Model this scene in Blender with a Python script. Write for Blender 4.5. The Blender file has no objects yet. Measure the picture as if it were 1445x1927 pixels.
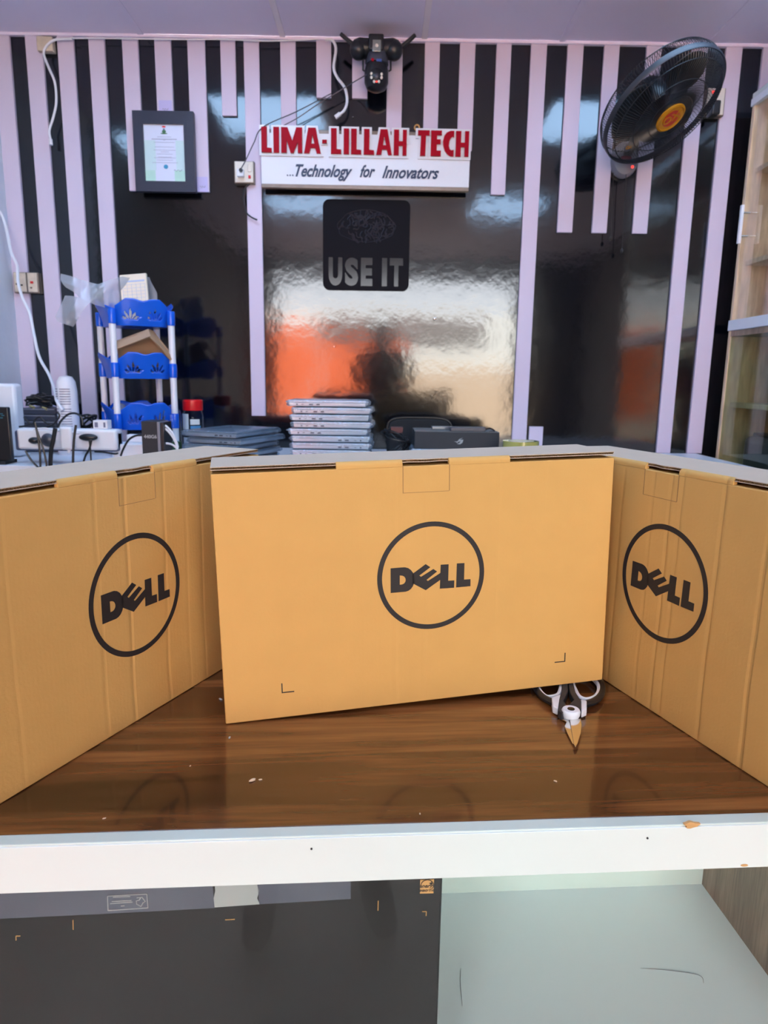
import bpy, bmesh, math, random
from mathutils import Vector, Matrix, noise
random.seed(7)
PI = math.pi
V3 = Vector
sc = bpy.context.scene
COL = sc.collection

# ------------------------------------------------------------------ camera
FPX = 1300.0; CXP, CYP = 722.5, 963.5; CAMZ = 1.4
def _rot(pitch, roll, yaw):
    cp, sp = math.cos(pitch), math.sin(pitch); cy, sy = math.cos(yaw), math.sin(yaw); cr, sr = math.cos(roll), math.sin(roll)
    Y = Matrix(((cy, -sy, 0), (sy, cy, 0), (0, 0, 1)))
    B = Matrix(((1, 0, 0), (0, 0, -1), (0, 1, 0)))
    Pm = Matrix(((1, 0, 0), (0, cp, -sp), (0, sp, cp)))
    Q = Matrix(((cr, -sr, 0), (sr, cr, 0), (0, 0, 1)))
    return Q @ Pm @ B @ Y
CM = _rot(.191, .0145, .0037)
cd = bpy.data.cameras.new('camera'); cam = bpy.data.objects.new('camera', cd); COL.objects.link(cam)
cd.sensor_fit = 'HORIZONTAL'; cd.sensor_width = 36.0; cd.lens = FPX / 1445 * 36
cd.clip_start = 0.02; cd.clip_end = 100
R3 = Matrix((CM[0], -V3(CM[1]), -V3(CM[2]))).transposed()
cam.matrix_world = Matrix.Translation((0, 0, CAMZ)) @ R3.to_4x4()
cd.dof.use_dof = True; cd.dof.focus_distance = 0.92; cd.dof.aperture_fstop = 13.0
sc.camera = cam
def ray(px, py): return CM.transposed() @ V3(((px - CXP) / FPX, (py - CYP) / FPX, 1.0))
def P(px, py, Y):
    """the point of the photograph's line of sight that stands at distance Y into the shop"""
    r = ray(px, py); return V3((0, 0, CAMZ)) + r * (Y / r.y)
def PZ(px, py, z):
    r = ray(px, py); return V3((0, 0, CAMZ)) + r * ((z - CAMZ) / r.z)

# ------------------------------------------------------------------ light
sc.view_settings.view_transform = 'Standard'; sc.view_settings.look = 'None'
sc.view_settings.gamma = 1.0; sc.view_settings.use_curve_mapping = False
EXPOSURE = 0.06
sc.view_settings.exposure = EXPOSURE
SKY = 11.0; SUN = 42.0; LAMP = 11.0
w = bpy.data.worlds.new('sky'); sc.world = w; w.use_nodes = True
w.node_tree.nodes['Background'].inputs[0].default_value = (.86, .92, 1.0, 1)
w.node_tree.nodes['Background'].inputs[1].default_value = SKY
sd = bpy.data.lights.new('sun', 'SUN'); so = bpy.data.objects.new('sun', sd); COL.objects.link(so)
sd.energy = SUN; sd.angle = .01; sd.color = (1, .96, .88)
so.rotation_euler = (math.radians(-48), 0, math.radians(18))       # shines from behind the shop onto the street outside
OPX0, OPX1, OPZ = -1.32, 1.60, 2.56; FRONT = -2.2
pd = bpy.data.lights.new('daylight', 'AREA'); po = bpy.data.objects.new('daylight', pd); COL.objects.link(po)
pd.shape = 'RECTANGLE'; pd.size = OPX1 - OPX0; pd.size_y = OPZ; pd.cycles.is_portal = True
po.location = ((OPX0 + OPX1) / 2, FRONT - .02, OPZ / 2); po.rotation_euler = (PI / 2, 0, 0)

# ------------------------------------------------------------------ materials
def lin(*c):
    return tuple((x / 255 / 12.92 if x / 255 <= .04045 else ((x / 255 + .055) / 1.055) ** 2.4) for x in c)
def nt(m): return m.node_tree.nodes, m.node_tree.links
def mat(name, col, rough=.5, metal=0., spec=.5, var=.06, vscale=12., bump=0., bscale=60., coat=0., stretch=(1, 1, 1), emit=0., trans=0., alpha=1., sss=0.):
    m = bpy.data.materials.new(name); m.use_nodes = True; N, L = nt(m); b = N['Principled BSDF']
    b.inputs['Roughness'].default_value = rough; b.inputs['Metallic'].default_value = metal
    b.inputs['Specular IOR Level'].default_value = spec; b.inputs['Coat Weight'].default_value = coat
    b.inputs['Transmission Weight'].default_value = trans; b.inputs['Alpha'].default_value = alpha
    tc = N.new('ShaderNodeTexCoord'); mp = N.new('ShaderNodeMapping'); mp.inputs['Scale'].default_value = stretch
    L.new(tc.outputs['Object'], mp.inputs[0])
    no = N.new('ShaderNodeTexNoise'); no.inputs['Scale'].default_value = vscale; no.inputs['Detail'].default_value = 5
    L.new(mp.outputs[0], no.inputs['Vector'])
    mx = N.new('ShaderNodeMix'); mx.data_type = 'RGBA'
    mx.inputs[6].default_value = (*[max(0, c * (1 - var)) for c in col], 1); mx.inputs[7].default_value = (*[min(1, c * (1 + var)) for c in col], 1)
    L.new(no.outputs['Fac'], mx.inputs[0]); L.new(mx.outputs[2], b.inputs['Base Color'])
    if bump:
        n2 = N.new('ShaderNodeTexNoise'); n2.inputs['Scale'].default_value = bscale; n2.inputs['Detail'].default_value = 3
        L.new(mp.outputs[0], n2.inputs['Vector'])
        bp = N.new('ShaderNodeBump'); bp.inputs['Strength'].default_value = 1; bp.inputs['Distance'].default_value = bump
        L.new(n2.outputs['Fac'], bp.inputs['Height']); L.new(bp.outputs[0], b.inputs['Normal'])
    if emit:
        b.inputs['Emission Color'].default_value = (*col, 1); b.inputs['Emission Strength'].default_value = emit
    return m
def clear(name, tint=(.95, .98, .97), refl=.06, rough=.0, body=None, mixbody=.0, bump=0., bscale=40., fres=.7):
    """thin sheet of glass or plastic film: lets light straight through, reflects by angle, optionally milky"""
    m = bpy.data.materials.new(name); m.use_nodes = True; N, L = nt(m); N.remove(N['Principled BSDF'])
    t = N.new('ShaderNodeBsdfTransparent'); t.inputs[0].default_value = (*tint, 1)
    g = N.new('ShaderNodeBsdfGlossy'); g.inputs['Roughness'].default_value = rough
    lw = N.new('ShaderNodeLayerWeight'); lw.inputs[0].default_value = .15
    ma = N.new('ShaderNodeMath'); ma.operation = 'MULTIPLY_ADD'; ma.inputs[1].default_value = fres; ma.inputs[2].default_value = refl
    L.new(lw.outputs['Fresnel'], ma.inputs[0])
    mx = N.new('ShaderNodeMixShader'); L.new(ma.outputs[0], mx.inputs[0]); L.new(t.outputs[0], mx.inputs[1]); L.new(g.outputs[0], mx.inputs[2])
    out = mx
    if bump:
        tc = N.new('ShaderNodeTexCoord'); n2 = N.new('ShaderNodeTexNoise'); n2.inputs['Scale'].default_value = bscale
        L.new(tc.outputs['Object'], n2.inputs['Vector'])
        bp = N.new('ShaderNodeBump'); bp.inputs['Distance'].default_value = bump; L.new(n2.outputs['Fac'], bp.inputs['Height'])
        L.new(bp.outputs[0], g.inputs['Normal'])
    if body:
        d = N.new('ShaderNodeBsdfDiffuse'); d.inputs[0].default_value = (*body, 1)
        m2 = N.new('ShaderNodeMixShader'); m2.inputs[0].default_value = mixbody
        L.new(mx.outputs[0], m2.inputs[1]); L.new(d.outputs[0], m2.inputs[2]); out = m2
    L.new(out.outputs[0], N['Material Output'].inputs[0])
    return m
def cardboard(name, col, creases=(), W=.54, var=.05):
    """kraft board: fibres, faint flute lines and pressed-in vertical creases at the given fractions of the width"""
    m = mat(name, col, .82, spec=.15, var=var, vscale=22)
    N, L = nt(m); b = N['Principled BSDF']
    tc = N.new('ShaderNodeTexCoord'); sp = N.new('ShaderNodeSeparateXYZ'); L.new(tc.outputs['Object'], sp.inputs[0])
    dv = N.new('ShaderNodeMath'); dv.operation = 'DIVIDE'; dv.inputs[1].default_value = W
    nz = N.new('ShaderNodeTexNoise'); nz.inputs['Scale'].default_value = 5; L.new(tc.outputs['Object'], nz.inputs['Vector'])
    ad = N.new('ShaderNodeMath'); ad.operation = 'MULTIPLY_ADD'; ad.inputs[1].default_value = .012
    L.new(nz.outputs['Fac'], ad.inputs[0]); L.new(sp.outputs[0], ad.inputs[2]); L.new(ad.outputs[0], dv.inputs[0])
    rp = N.new('ShaderNodeValToRGB'); L.new(dv.outputs[0], rp.inputs[0])
    el = rp.color_ramp.elements; el[0].position = 0; el[0].color = (.5, .5, .5, 1); el[1].position = 1; el[1].color = (.5, .5, .5, 1)
    for c, dpt in creases:
        for off, v in ((-.010, .5), (0, .5 - .5 * dpt), (.006, .5 + .15 * dpt)):
            e = el.new(min(.999, max(.001, c + .011 + off))); e.color = (v, v, v, 1)
    wv = N.new('ShaderNodeTexWave'); wv.inputs['Scale'].default_value = 55; wv.inputs['Distortion'].default_value = .3
    L.new(tc.outputs['Object'], wv.inputs['Vector'])
    fb = N.new('ShaderNodeTexNoise'); fb.inputs['Scale'].default_value = 260; fb.inputs['Detail'].default_value = 4
    L.new(tc.outputs['Object'], fb.inputs['Vector'])
    a1 = N.new('ShaderNodeMath'); a1.operation = 'MULTIPLY_ADD'; a1.inputs[1].default_value = .010; L.new(wv.outputs['Fac'], a1.inputs[0]); L.new(rp.outputs[0], a1.inputs[2])
    a2 = N.new('ShaderNodeMath'); a2.operation = 'MULTIPLY_ADD'; a2.inputs[1].default_value = .12; L.new(fb.outputs['Fac'], a2.inputs[0]); L.new(a1.outputs[0], a2.inputs[2])
    bp = N.new('ShaderNodeBump'); bp.inputs['Distance'].default_value = .0022; bp.inputs['Strength'].default_value = .8
    L.new(a2.outputs[0], bp.inputs['Height']); L.new(bp.outputs[0], b.inputs['Normal'])
    return m
def woodmat(name, cols, rough, scale=(1.2, 26, 26), coat=0., detail=6, rot=0.):
    m = bpy.data.materials.new(name); m.use_nodes = True; N, L = nt(m); b = N['Principled BSDF']
    tc = N.new('ShaderNodeTexCoord'); mp = N.new('ShaderNodeMapping'); mp.inputs['Scale'].default_value = scale; mp.inputs['Rotation'].default_value = (0, 0, rot)
    L.new(tc.outputs['Object'], mp.inputs[0])
    n1 = N.new('ShaderNodeTexNoise'); n1.inputs['Scale'].default_value = 1.0; n1.inputs['Detail'].default_value = detail; n1.inputs['Distortion'].default_value = .6
    L.new(mp.outputs[0], n1.inputs['Vector'])
    rp = N.new('ShaderNodeValToRGB'); el = rp.color_ramp.elements
    for i, (p, c) in enumerate(cols):
        e = el[i] if i < 2 else el.new(p)
        e.position = p; e.color = (*c, 1)
    L.new(n1.outputs['Fac'], rp.inputs[0])
    n2 = N.new('ShaderNodeTexNoise'); n2.inputs['Scale'].default_value = 9.0; n2.inputs['Detail'].default_value = 3; L.new(mp.outputs[0], n2.inputs['Vector'])
    mx = N.new('ShaderNodeMix'); mx.data_type = 'RGBA'; mx.blend_type = 'MULTIPLY'; mx.inputs[0].default_value = .35
    L.new(rp.outputs[0], mx.inputs[6]); L.new(n2.outputs['Color'], mx.inputs[7])
    hs = N.new('ShaderNodeHueSaturation'); hs.inputs['Saturation'].default_value = 1.0; L.new(rp.outputs[0], hs.inputs['Color'])
    mr = N.new('ShaderNodeMapRange'); mr.inputs[1].default_value = .3; mr.inputs[2].default_value = .7; mr.inputs[3].default_value = .8; mr.inputs[4].default_value = 1.2
    L.new(n2.outputs['Fac'], mr.inputs[0]); L.new(mr.outputs[0], hs.inputs['Value'])
    L.new(hs.outputs[0], b.inputs['Base Color']); N.remove(mx)
    b.inputs['Roughness'].default_value = rough; b.inputs['Coat Weight'].default_value = coat; b.inputs['Coat Roughness'].default_value = .06
    return m

M = dict(
 lilac=mat('lilac_paint', (.60, .53, .67), .55, var=.03, vscale=4),
 black_gloss=mat('glossy_black_laminate', (.002, .0025, .005), .10, spec=.9, var=.3, vscale=3, bump=.0006, bscale=14),
 ceiling=mat('ceiling_board', (.82, .75, .93), .7, var=.06, vscale=3, bump=.001, bscale=5),
 batten=mat('ceiling_batten', (.90, .82, .90), .6),
 leftwall=mat('rough_pale_plaster', (.62, .66, .74), .8, var=.12, vscale=6, bump=.004, bscale=14),
 plaster=mat('brown_plaster', (.14, .12, .11), .85, var=.08),
 floor=mat('grey_floor_tiles', (.22, .21, .20), .45, var=.1),
 kraft_print=mat('black_print', (.02, .017, .018), .6, spec=.3, var=.1),
 kraft_in=mat('inner_kraft', (.26, .15, .07), .9, spec=.1),
 kraft_top=cardboard('kraft_top', (.48, .375, .29)),
 white=mat('white_laminate', (.60, .66, .66), .35, var=.015, vscale=3),
 rim=mat('pale_edge_trim', (.52, .59, .54), .3, var=.03, vscale=8),
 mint=mat('mint_laminate', (.85, .95, .97), .25, var=.03, vscale=2, spec=.5),
 brownlam=woodmat('grey_brown_laminate', [(.3, lin(112, 94, 80)), (.7, lin(160, 138, 118))], .35, (30, 30, 2)),
 walnut=woodmat('walnut_laminate', [(.30, lin(44, 24, 13)), (.44, lin(98, 58, 31)), (.52, lin(74, 41, 22)), (.60, lin(116, 71, 38)), (.75, lin(136, 88, 50))], .15, (1.1, 15, 15), coat=.5, detail=8),
 beige=woodmat('beige_cabinet_board', [(.3, lin(200, 172, 140)), (.7, lin(232, 208, 176))], .4, (8, 8, 1.2)),
 blackplastic=mat('black_plastic', (.010, .011, .014), .35, var=.2),
 blackmatte=mat('matte_black', (.014, .015, .018), .7, spec=.3, var=.2),
 charcoal=mat('charcoal_card', (.030, .032, .038), .55, spec=.3, var=.12),
 greytop=mat('grey_taupe_card', (.16, .15, .145), .6, var=.06),
 darkmetal=mat('dark_metal', (.05, .05, .055), .3, metal=.9),
 steel=mat('polished_steel', (.72, .70, .68), .12, metal=1.0, var=.03),
 silver=mat('silver_aluminium', (.62, .64, .66), .3, metal=.55, var=.04),
 silverlid=mat('dark_silver_lid', (.20, .22, .25), .3, metal=.7, var=.04),
 port=mat('port_black', (.01, .01, .012), .5),
 whiteplastic=mat('white_plastic', (.74, .76, .82), .35, var=.03),
 ivory=mat('ivory_plastic', (.70, .66, .58), .45, var=.05),
 dirtyivory=mat('grimy_ivory_plastic', (.58, .50, .40), .6, var=.35, vscale=30),
 blue=mat('blue_plastic', (.004, .10, .66), .25, var=.05, spec=.5),
 cyan=mat('cyan_plastic', (.02, .42, .75), .4),
 red=mat('red_acrylic', (.33, .001, .012), .45, var=.03, spec=.08),
 redcap=mat('red_cap', (.62, .008, .012), .3),
 signwhite=mat('white_acrylic', (.72, .74, .78), .25, var=.02),
 navy=mat('navy_ink', (.012, .035, .085), .5),
 bronze=mat('bronze_strip', (.20, .16, .13), .35, metal=.6, var=.3, vscale=30),
 frameblack=mat('textured_navy_black_frame', (.012, .018, .040), .45, var=.2, bump=.001, bscale=300),
 paper=mat('certificate_paper', (.62, .66, .80), .6, var=.02),
 greenwash=mat('green_wash_print', (.42, .66, .58), .6, var=.12, vscale=20),
 greyink=mat('grey_ink', (.16, .17, .26), .7),
 green=mat('green_ink', (.05, .16, .07), .6),
 blueink=mat('blue_seal_ink', (.03, .26, .45), .5),
 gold=mat('amber_gold_badge', (.60, .26, .008), .25, metal=.35, var=.1),
 redbadge=mat('red_badge', (.45, .02, .008), .35),
 greyhub=mat('grey_mount', (.22, .22, .26), .4),
 lens=mat('lens_glass', (.35, .38, .36), .15, metal=.6),
 ledwhite=mat('pale_diode', (.80, .76, .66), .3),
 grime=mat('smoke_grey_plastic', (.05, .055, .08), .35),
 film=clear('wrinkled_plastic_film', (.80, .88, .95), .10, .16, body=(.42, .55, .72), mixbody=.16, bump=.004, bscale=70),
 bag=clear('milky_plastic_bag', (.82, .84, .88), .06, .2, body=(.55, .57, .64), mixbody=.42, bump=.01, bscale=12),
 glass=clear('clear_glass', (.985, .995, .99), .009, 0.),
 cabglass=clear('cabinet_glass', (.985, .985, .97), .04, .02, fres=.25),
 darkglass=clear('smoky_cabinet_glass', (.80, .85, .78), .03, .02, fres=.2),
 tape=mat('yellowish_clear_tape', (.42, .40, .12), .18, var=.08, coat=.5),
 tapecore=mat('tape_core', (.62, .60, .50), .6),
 packtape=mat('clear_tape_on_black', (.085, .095, .125), .22, var=.25, vscale=7, spec=.5),
 greytape=mat('grey_tape', (.33, .36, .36), .45, var=.05),
 blacktcard=mat('black_printed_carton', (.014, .0135, .0145), .55, var=.35, vscale=9, spec=.35),
 orange=mat('kraft_orange_print', (.56, .30, .10), .6),
 brownbox=mat('brown_carton', (.34, .20, .11), .8, var=.08),
 notepad=mat('cream_notepad_paper', (.74, .66, .54), .7, var=.03),
 paleblue=mat('pale_blue_ink', (.38, .46, .66), .7),
 whiteink=mat('pale_grey_ink', (.36, .37, .38), .6),
 led=mat('led_panel', (.42, .66, 1.0), .5, var=0, emit=LAMP),
 street=mat('dusty_ground', (.26, .23, .19), .9),
 bwhite=mat('white_shopfront_paint', (.80, .80, .76), .8, var=.08, vscale=1),
 bbeige=mat('beige_shopfront_paint', (.62, .46, .32), .8, var=.12, vscale=1),
 borange=mat('orange_shutter_paint', (.78, .13, .03), .6, var=.08),
 bdark=mat('dark_canopy', (.10, .06, .05), .8),
 cloth=mat('dark_cloth', (.02, .02, .024), .9, bump=.002, bscale=30),
 trouser=mat('grey_cloth', (.05, .05, .06), .9),
 skin=mat('brown_skin', (.16, .075, .04), .5),
 hair=mat('black_hair', (.01, .009, .008), .7),
 chip=mat('bare_chipboard', (.50, .28, .11), .9, var=.3, vscale=120),
 crumb=mat('pale_wood_crumb', (.62, .45, .30), .8),
 redled=mat('red_indicator', (.9, .05, .04), .4, emit=1.5),
 greenliq=mat('green_contents', (.05, .12, .04), .5),
 jarblue=mat('blue_label', (.04, .22, .45), .5),
 jarwhite=mat('white_label', (.66, .70, .70), .5),
)

# ------------------------------------------------------------------ mesh building
class MB:
    def __init__(s): s.v = []; s.f = []
    def add(s, vs, fs, T=None):
        o = len(s.v)
        for q in vs:
            q = V3(q); s.v.append(T @ q if T is not None else q)
        s.f += [tuple(i + o for i in f) for f in fs]; return s
    def box(s, lo, hi, T=None):
        x0, y0, z0 = lo; x1, y1, z1 = hi
        return s.add([(x0, y0, z0), (x1, y0, z0), (x1, y1, z0), (x0, y1, z0), (x0, y0, z1), (x1, y0, z1), (x1, y1, z1), (x0, y1, z1)],
                     [(0, 3, 2, 1), (4, 5, 6, 7), (0, 1, 5, 4), (1, 2, 6, 5), (2, 3, 7, 6), (3, 0, 4, 7)], T)
    def tube(s, pts, r, seg=8, closed=False, T=None, flat=1.0):
        pts = [V3(p) for p in pts]; n = len(pts); rr = r if isinstance(r, (list, tuple)) else [r] * n
        vs = []; fs = []; up = None
        for i, p in enumerate(pts):
            a = pts[(i - 1) % n] if (closed or i > 0) else p; b = pts[(i + 1) % n] if (closed or i < n - 1) else p
            d = (b - a).normalized() if (b - a).length > 1e-9 else V3((0, 0, 1))
            if up is None:
                up = V3((0, 0, 1)) if abs(d.z) < .9 else V3((1, 0, 0))
            x = (up - d * up.dot(d))
            if x.length < 1e-6: x = d.orthogonal()
            x.normalize(); y = d.cross(x); up = x
            for k in range(seg):
                t = 2 * PI * k / seg; vs.append(p + x * (rr[i] * math.cos(t) * flat) + y * (rr[i] * math.sin(t)))
        m = n if closed else n - 1
        for i in range(m):
            for k in range(seg):
                a = i * seg + k; b = i * seg + (k + 1) % seg; c = ((i + 1) % n) * seg + (k + 1) % seg; e = ((i + 1) % n) * seg + k
                fs.append((a, b, c, e))
        if not closed: fs += [tuple(range(seg - 1, -1, -1)), tuple(range((n - 1) * seg, n * seg))]
        return s.add(vs, fs, T)
    def cyl(s, a, b, r, seg=24, r2=None): return s.tube([a, b], [r, r if r2 is None else r2], seg)
    def lathe(s, prof, T=None, seg=32, ang=2 * PI, cap=True):
        """prof = [(radius, height)] turned about local z"""
        vs = []; fs = []; n = len(prof)
        for k in range(seg):
            t = ang * k / seg
            for r, z in prof: vs.append((r * math.cos(t), r * math.sin(t), z))
        for k in range(seg):
            k2 = (k + 1) % seg
            for i in range(n - 1): fs.append((k * n + i, k2 * n + i, k2 * n + i + 1, k * n + i + 1))
        if cap:
            if prof[0][0] > 1e-6: fs.append(tuple(k * n for k in range(seg - 1, -1, -1)))
            if prof[-1][0] > 1e-6: fs.append(tuple(k * n + n - 1 for k in range(seg)))
        return s.add(vs, fs, T)
    def ball(s, c, r, T=None, seg=20, rings=12):
        rx, ry, rz = (r, r, r) if not isinstance(r, (list, tuple)) else r
        vs = []; fs = []
        for i in range(rings + 1):
            a = PI * i / rings
            for k in range(seg):
                t = 2 * PI * k / seg; vs.append((c[0] + rx * math.sin(a) * math.cos(t), c[1] + ry * math.sin(a) * math.sin(t), c[2] + rz * math.cos(a)))
        for i in range(rings):
            for k in range(seg): fs.append((i * seg + k, (i + 1) * seg + k, (i + 1) * seg + (k + 1) % seg, i * seg + (k + 1) % seg))
        return s.add(vs, fs, T)
    def prism(s, pts, z0, z1, T=None):
        n = len(pts)
        return s.add([(x, y, z0) for x, y in pts] + [(x, y, z1) for x, y in pts],
                     [tuple(range(n - 1, -1, -1)), tuple(range(n, 2 * n))] + [(i, (i + 1) % n, n + (i + 1) % n, n + i) for i in range(n)], T)
    def grid(s, fn, nu, nv, T=None):
        vs = [fn(i / nu, j / nv) for j in range(nv + 1) for i in range(nu + 1)]
        fs = [(j * (nu + 1) + i, j * (nu + 1) + i + 1, (j + 1) * (nu + 1) + i + 1, (j + 1) * (nu + 1) + i) for j in range(nv) for i in range(nu)]
        return s.add(vs, fs, T)
def finish(me, o, m, smooth, bevel, sub=0, solid=0.):
    bm = bmesh.new(); bm.from_mesh(me); bmesh.ops.remove_doubles(bm, verts=bm.verts, dist=1e-6)
    bmesh.ops.recalc_face_normals(bm, faces=bm.faces); bm.to_mesh(me); bm.free()
    me.materials.clear(); me.materials.append(m)
    if smooth:
        for p in me.polygons: p.use_smooth = True
        me.set_sharp_from_angle(angle=math.radians(38))
    if solid:
        md = o.modifiers.new('solid', 'SOLIDIFY'); md.thickness = solid; md.offset = 0
    if bevel:
        md = o.modifiers.new('bevel', 'BEVEL'); md.width = bevel; md.segments = 3; md.limit_method = 'ANGLE'; md.angle_limit = math.radians(40)
        md.harden_normals = False
    if sub:
        md = o.modifiers.new('sub', 'SUBSURF'); md.levels = sub; md.render_levels = sub
def build(mb, name, m, parent=None, smooth=True, bevel=0., local=False, sub=0, solid=0., label=None):
    """links the collected shapes as ONE mesh object; world coordinates unless local"""
    vs = mb.v
    me = bpy.data.meshes.new(name); o = bpy.data.objects.new(name, me); COL.objects.link(o)
    if parent is not None:
        o.parent = parent
        if not local:
            inv = WM(parent).inverted(); vs = [inv @ q for q in vs]
    elif not local:
        xs = [q.x for q in vs]; ys = [q.y for q in vs]; zs = [q.z for q in vs]
        c = V3(((min(xs) + max(xs)) / 2, (min(ys) + max(ys)) / 2, min(zs))); o.location = c; vs = [q - c for q in vs]
    me.from_pydata([tuple(q) for q in vs], [], mb.f); me.update()
    finish(me, o, m, smooth, bevel, sub, solid)
    if label: o['label'] = label
    return o
def WM(o):
    m = o.matrix_basis
    return WM(o.parent) @ m if o.parent else m.copy()
def tag(o, label, cat, group=None, kind=None):
    o['label'] = label; o['category'] = cat
    if group: o['group'] = group
    if kind: o['kind'] = kind
    return o
def thing(name, label, cat, loc=(0, 0, 0), rz=0., group=None, mtx=None):
    o = bpy.data.objects.new(name, None); COL.objects.link(o); o.empty_display_size = .05
    if mtx is not None: o.matrix_basis = mtx
    else: o.location = loc; o.rotation_euler = (0, 0, rz)
    return tag(o, label, cat, group)
def struct(mb, name, m, **k):
    o = build(mb, name, m, None, **k); o['kind'] = 'structure'; return o
def copy_tree(o, parent=None):
    c = o.copy(); COL.objects.link(c); c.parent = parent
    for ch in list(o.children): copy_tree(ch, c)
    return c
def spline(pts, n=8, closed=False):
    pts = [V3(p) for p in pts]; out = []; N_ = len(pts)
    rng = range(N_ if closed else N_ - 1)
    for i in rng:
        if closed: a, b, c, d = pts[i - 1], pts[i], pts[(i + 1) % N_], pts[(i + 2) % N_]
        else: a, b, c, d = pts[max(0, i - 1)], pts[i], pts[i + 1], pts[min(N_ - 1, i + 2)]
        for k in range(n):
            t = k / n
            out.append(.5 * ((2 * b) + (c - a) * t + (2 * a - 5 * b + 4 * c - d) * t * t + (3 * b - a - 3 * c + d) * t ** 3))
    if not closed: out.append(pts[-1])
    return out
def curve2d(loops, depth, T, offset=0.):
    """flat outlines (with holes) filled and thickened to +-depth, in the frame T (local xy = face plane, z = outwards)"""
    cu = bpy.data.curves.new('c', 'CURVE'); cu.dimensions = '2D'; cu.fill_mode = 'BOTH'; cu.extrude = depth; cu.offset = offset
    for lp in loops:
        sp = cu.splines.new('POLY'); sp.points.add(len(lp) - 1); sp.use_cyclic_u = True
        for p, (x, y) in zip(sp.points, lp): p.co = (x, y, 0, 1)
    return curve_mb(cu, T)
def text(s, size, depth, T, offset=0., shear=0., sx=1., align='CENTER', space=1.):
    cu = bpy.data.curves.new('t', 'FONT'); cu.body = s; cu.size = size; cu.extrude = depth; cu.offset = offset; cu.shear = shear
    cu.align_x = align; cu.align_y = 'CENTER'; cu.space_character = space; cu.resolution_u = 4
    return curve_mb(cu, T @ Matrix.Diagonal((sx, 1, 1, 1)))
def curve_mb(cu, T):
    o = bpy.data.objects.new('tmp', cu); COL.objects.link(o)
    dg = bpy.context.evaluated_depsgraph_get(); dg.update()
    me = bpy.data.meshes.new_from_object(o.evaluated_get(dg))
    mb = MB(); mb.add([v.co.copy() for v in me.vertices], [tuple(p.vertices) for p in me.polygons], T)
    bpy.data.objects.remove(o); bpy.data.meshes.remove(me); bpy.data.curves.remove(cu)
    return mb
def face(origin, xdir, up):
    """frame on a surface: local x = xdir, local y = up, local z = out of the surface"""
    x = V3(xdir).normalized(); u = V3(up); u = (u - x * u.dot(x)).normalized(); z = x.cross(u)
    return Matrix.Translation(origin) @ Matrix((x, u, z)).transposed().to_4x4()
def merge(*mbs):
    r = MB()
    for m in mbs: r.add(m.v, m.f)
    return r

# ------------------------------------------------------------------ the room
YW = 3.2; XL = -1.64; XR = 2.35; ZC = 2.785
struct(MB().box((XL - .1, YW, 0), (XR + .1, YW + .1, ZC)), 'wall_back', M['black_gloss'], smooth=False)
wl = struct(MB().box((XL - .1, FRONT, 0), (XL - .012, YW, ZC)), 'wall_left', M['plaster'], smooth=False)
build(MB().box((XL - .0118, 2.25, 0), (XL, YW, ZC)), 'plaster_section', M['leftwall'], wl, smooth=False)
struct(MB().box((XR, FRONT, 0), (XR + .1, YW, ZC)), 'wall_right', M['plaster'], smooth=False)
struct(MB().box((XL - .1, FRONT - .12, -.05), (XR + .1, YW + .1, 0)), 'floor', M['floor'], smooth=False)
struct(MB().box((XL - .1, FRONT - .12, ZC), (XR + .1, YW + .1, ZC + .06)), 'ceiling', M['ceiling'], smooth=False)
f = MB().box((XL - .1, FRONT - .12, 0), (OPX0, FRONT, ZC)).box((OPX1, FRONT - .12, 0), (XR + .1, FRONT, ZC)).box((OPX0, FRONT - .12, OPZ), (OPX1, FRONT, ZC))
struct(f, 'wall_front', M['plaster'], smooth=False)
DZ = 1.08
SL = [(-22, 17.5, DZ), (47, 79, DZ), (107, 138, DZ), (166, 196, DZ), (229, 259, 2.178), (290, 321, 2.178), (352, 385, 2.178), (414, 442, 2.481),
      (458, 487, 1.224), (527, 556, 2.38), (595, 623, 2.556), (663, 692, 2.556), (729, 758, 2.38), (800, 828, 2.36), (866, 895, 2.36), (935, 963, 2.185),
      (1000, 1030, DZ), (1069, 1099, 2.036), (1138, 1167, 2.036), (1218, 1247, 2.036), (1304, 1333, DZ), (1368, 1399, DZ), (1438, 1470, DZ)]
n = 0
for x0, x1, zb in SL:
    n += 1
    a = max(P(x0, 78, YW - .014).x, XL); b = P(x1, 78, YW - .014).x
    struct(MB().box((a, YW - .014, zb), (b, YW, ZC)), 'trim_%d' % n, M['lilac'], smooth=True, bevel=.0012)
n += 1   # short piece of the same batten at desk height
a = P(995, 820, 3.19); b = P(1022, 803, 3.19)
struct(MB().box((a.x, YW - .014, 1.0), (b.x, YW, b.z)), 'trim_%d' % n, M['lilac'], bevel=.0012)
for k, px in enumerate((268, 533, 798, 1056, 1332)):     # cover strips of the ceiling boards
    n += 1; x = P(px, 78, YW).x
    struct(MB().box((x - .012, FRONT, ZC - .005), (x + .012, YW, ZC)), 'trim_%d' % n, M['batten'] if k in (1, 2) else M['ceiling'], bevel=.001)
n += 1
struct(MB().box((XL, YW - .02, ZC - .012), (XR, YW, ZC)), 'trim_%d' % n, M['ceiling'], bevel=.002)
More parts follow.
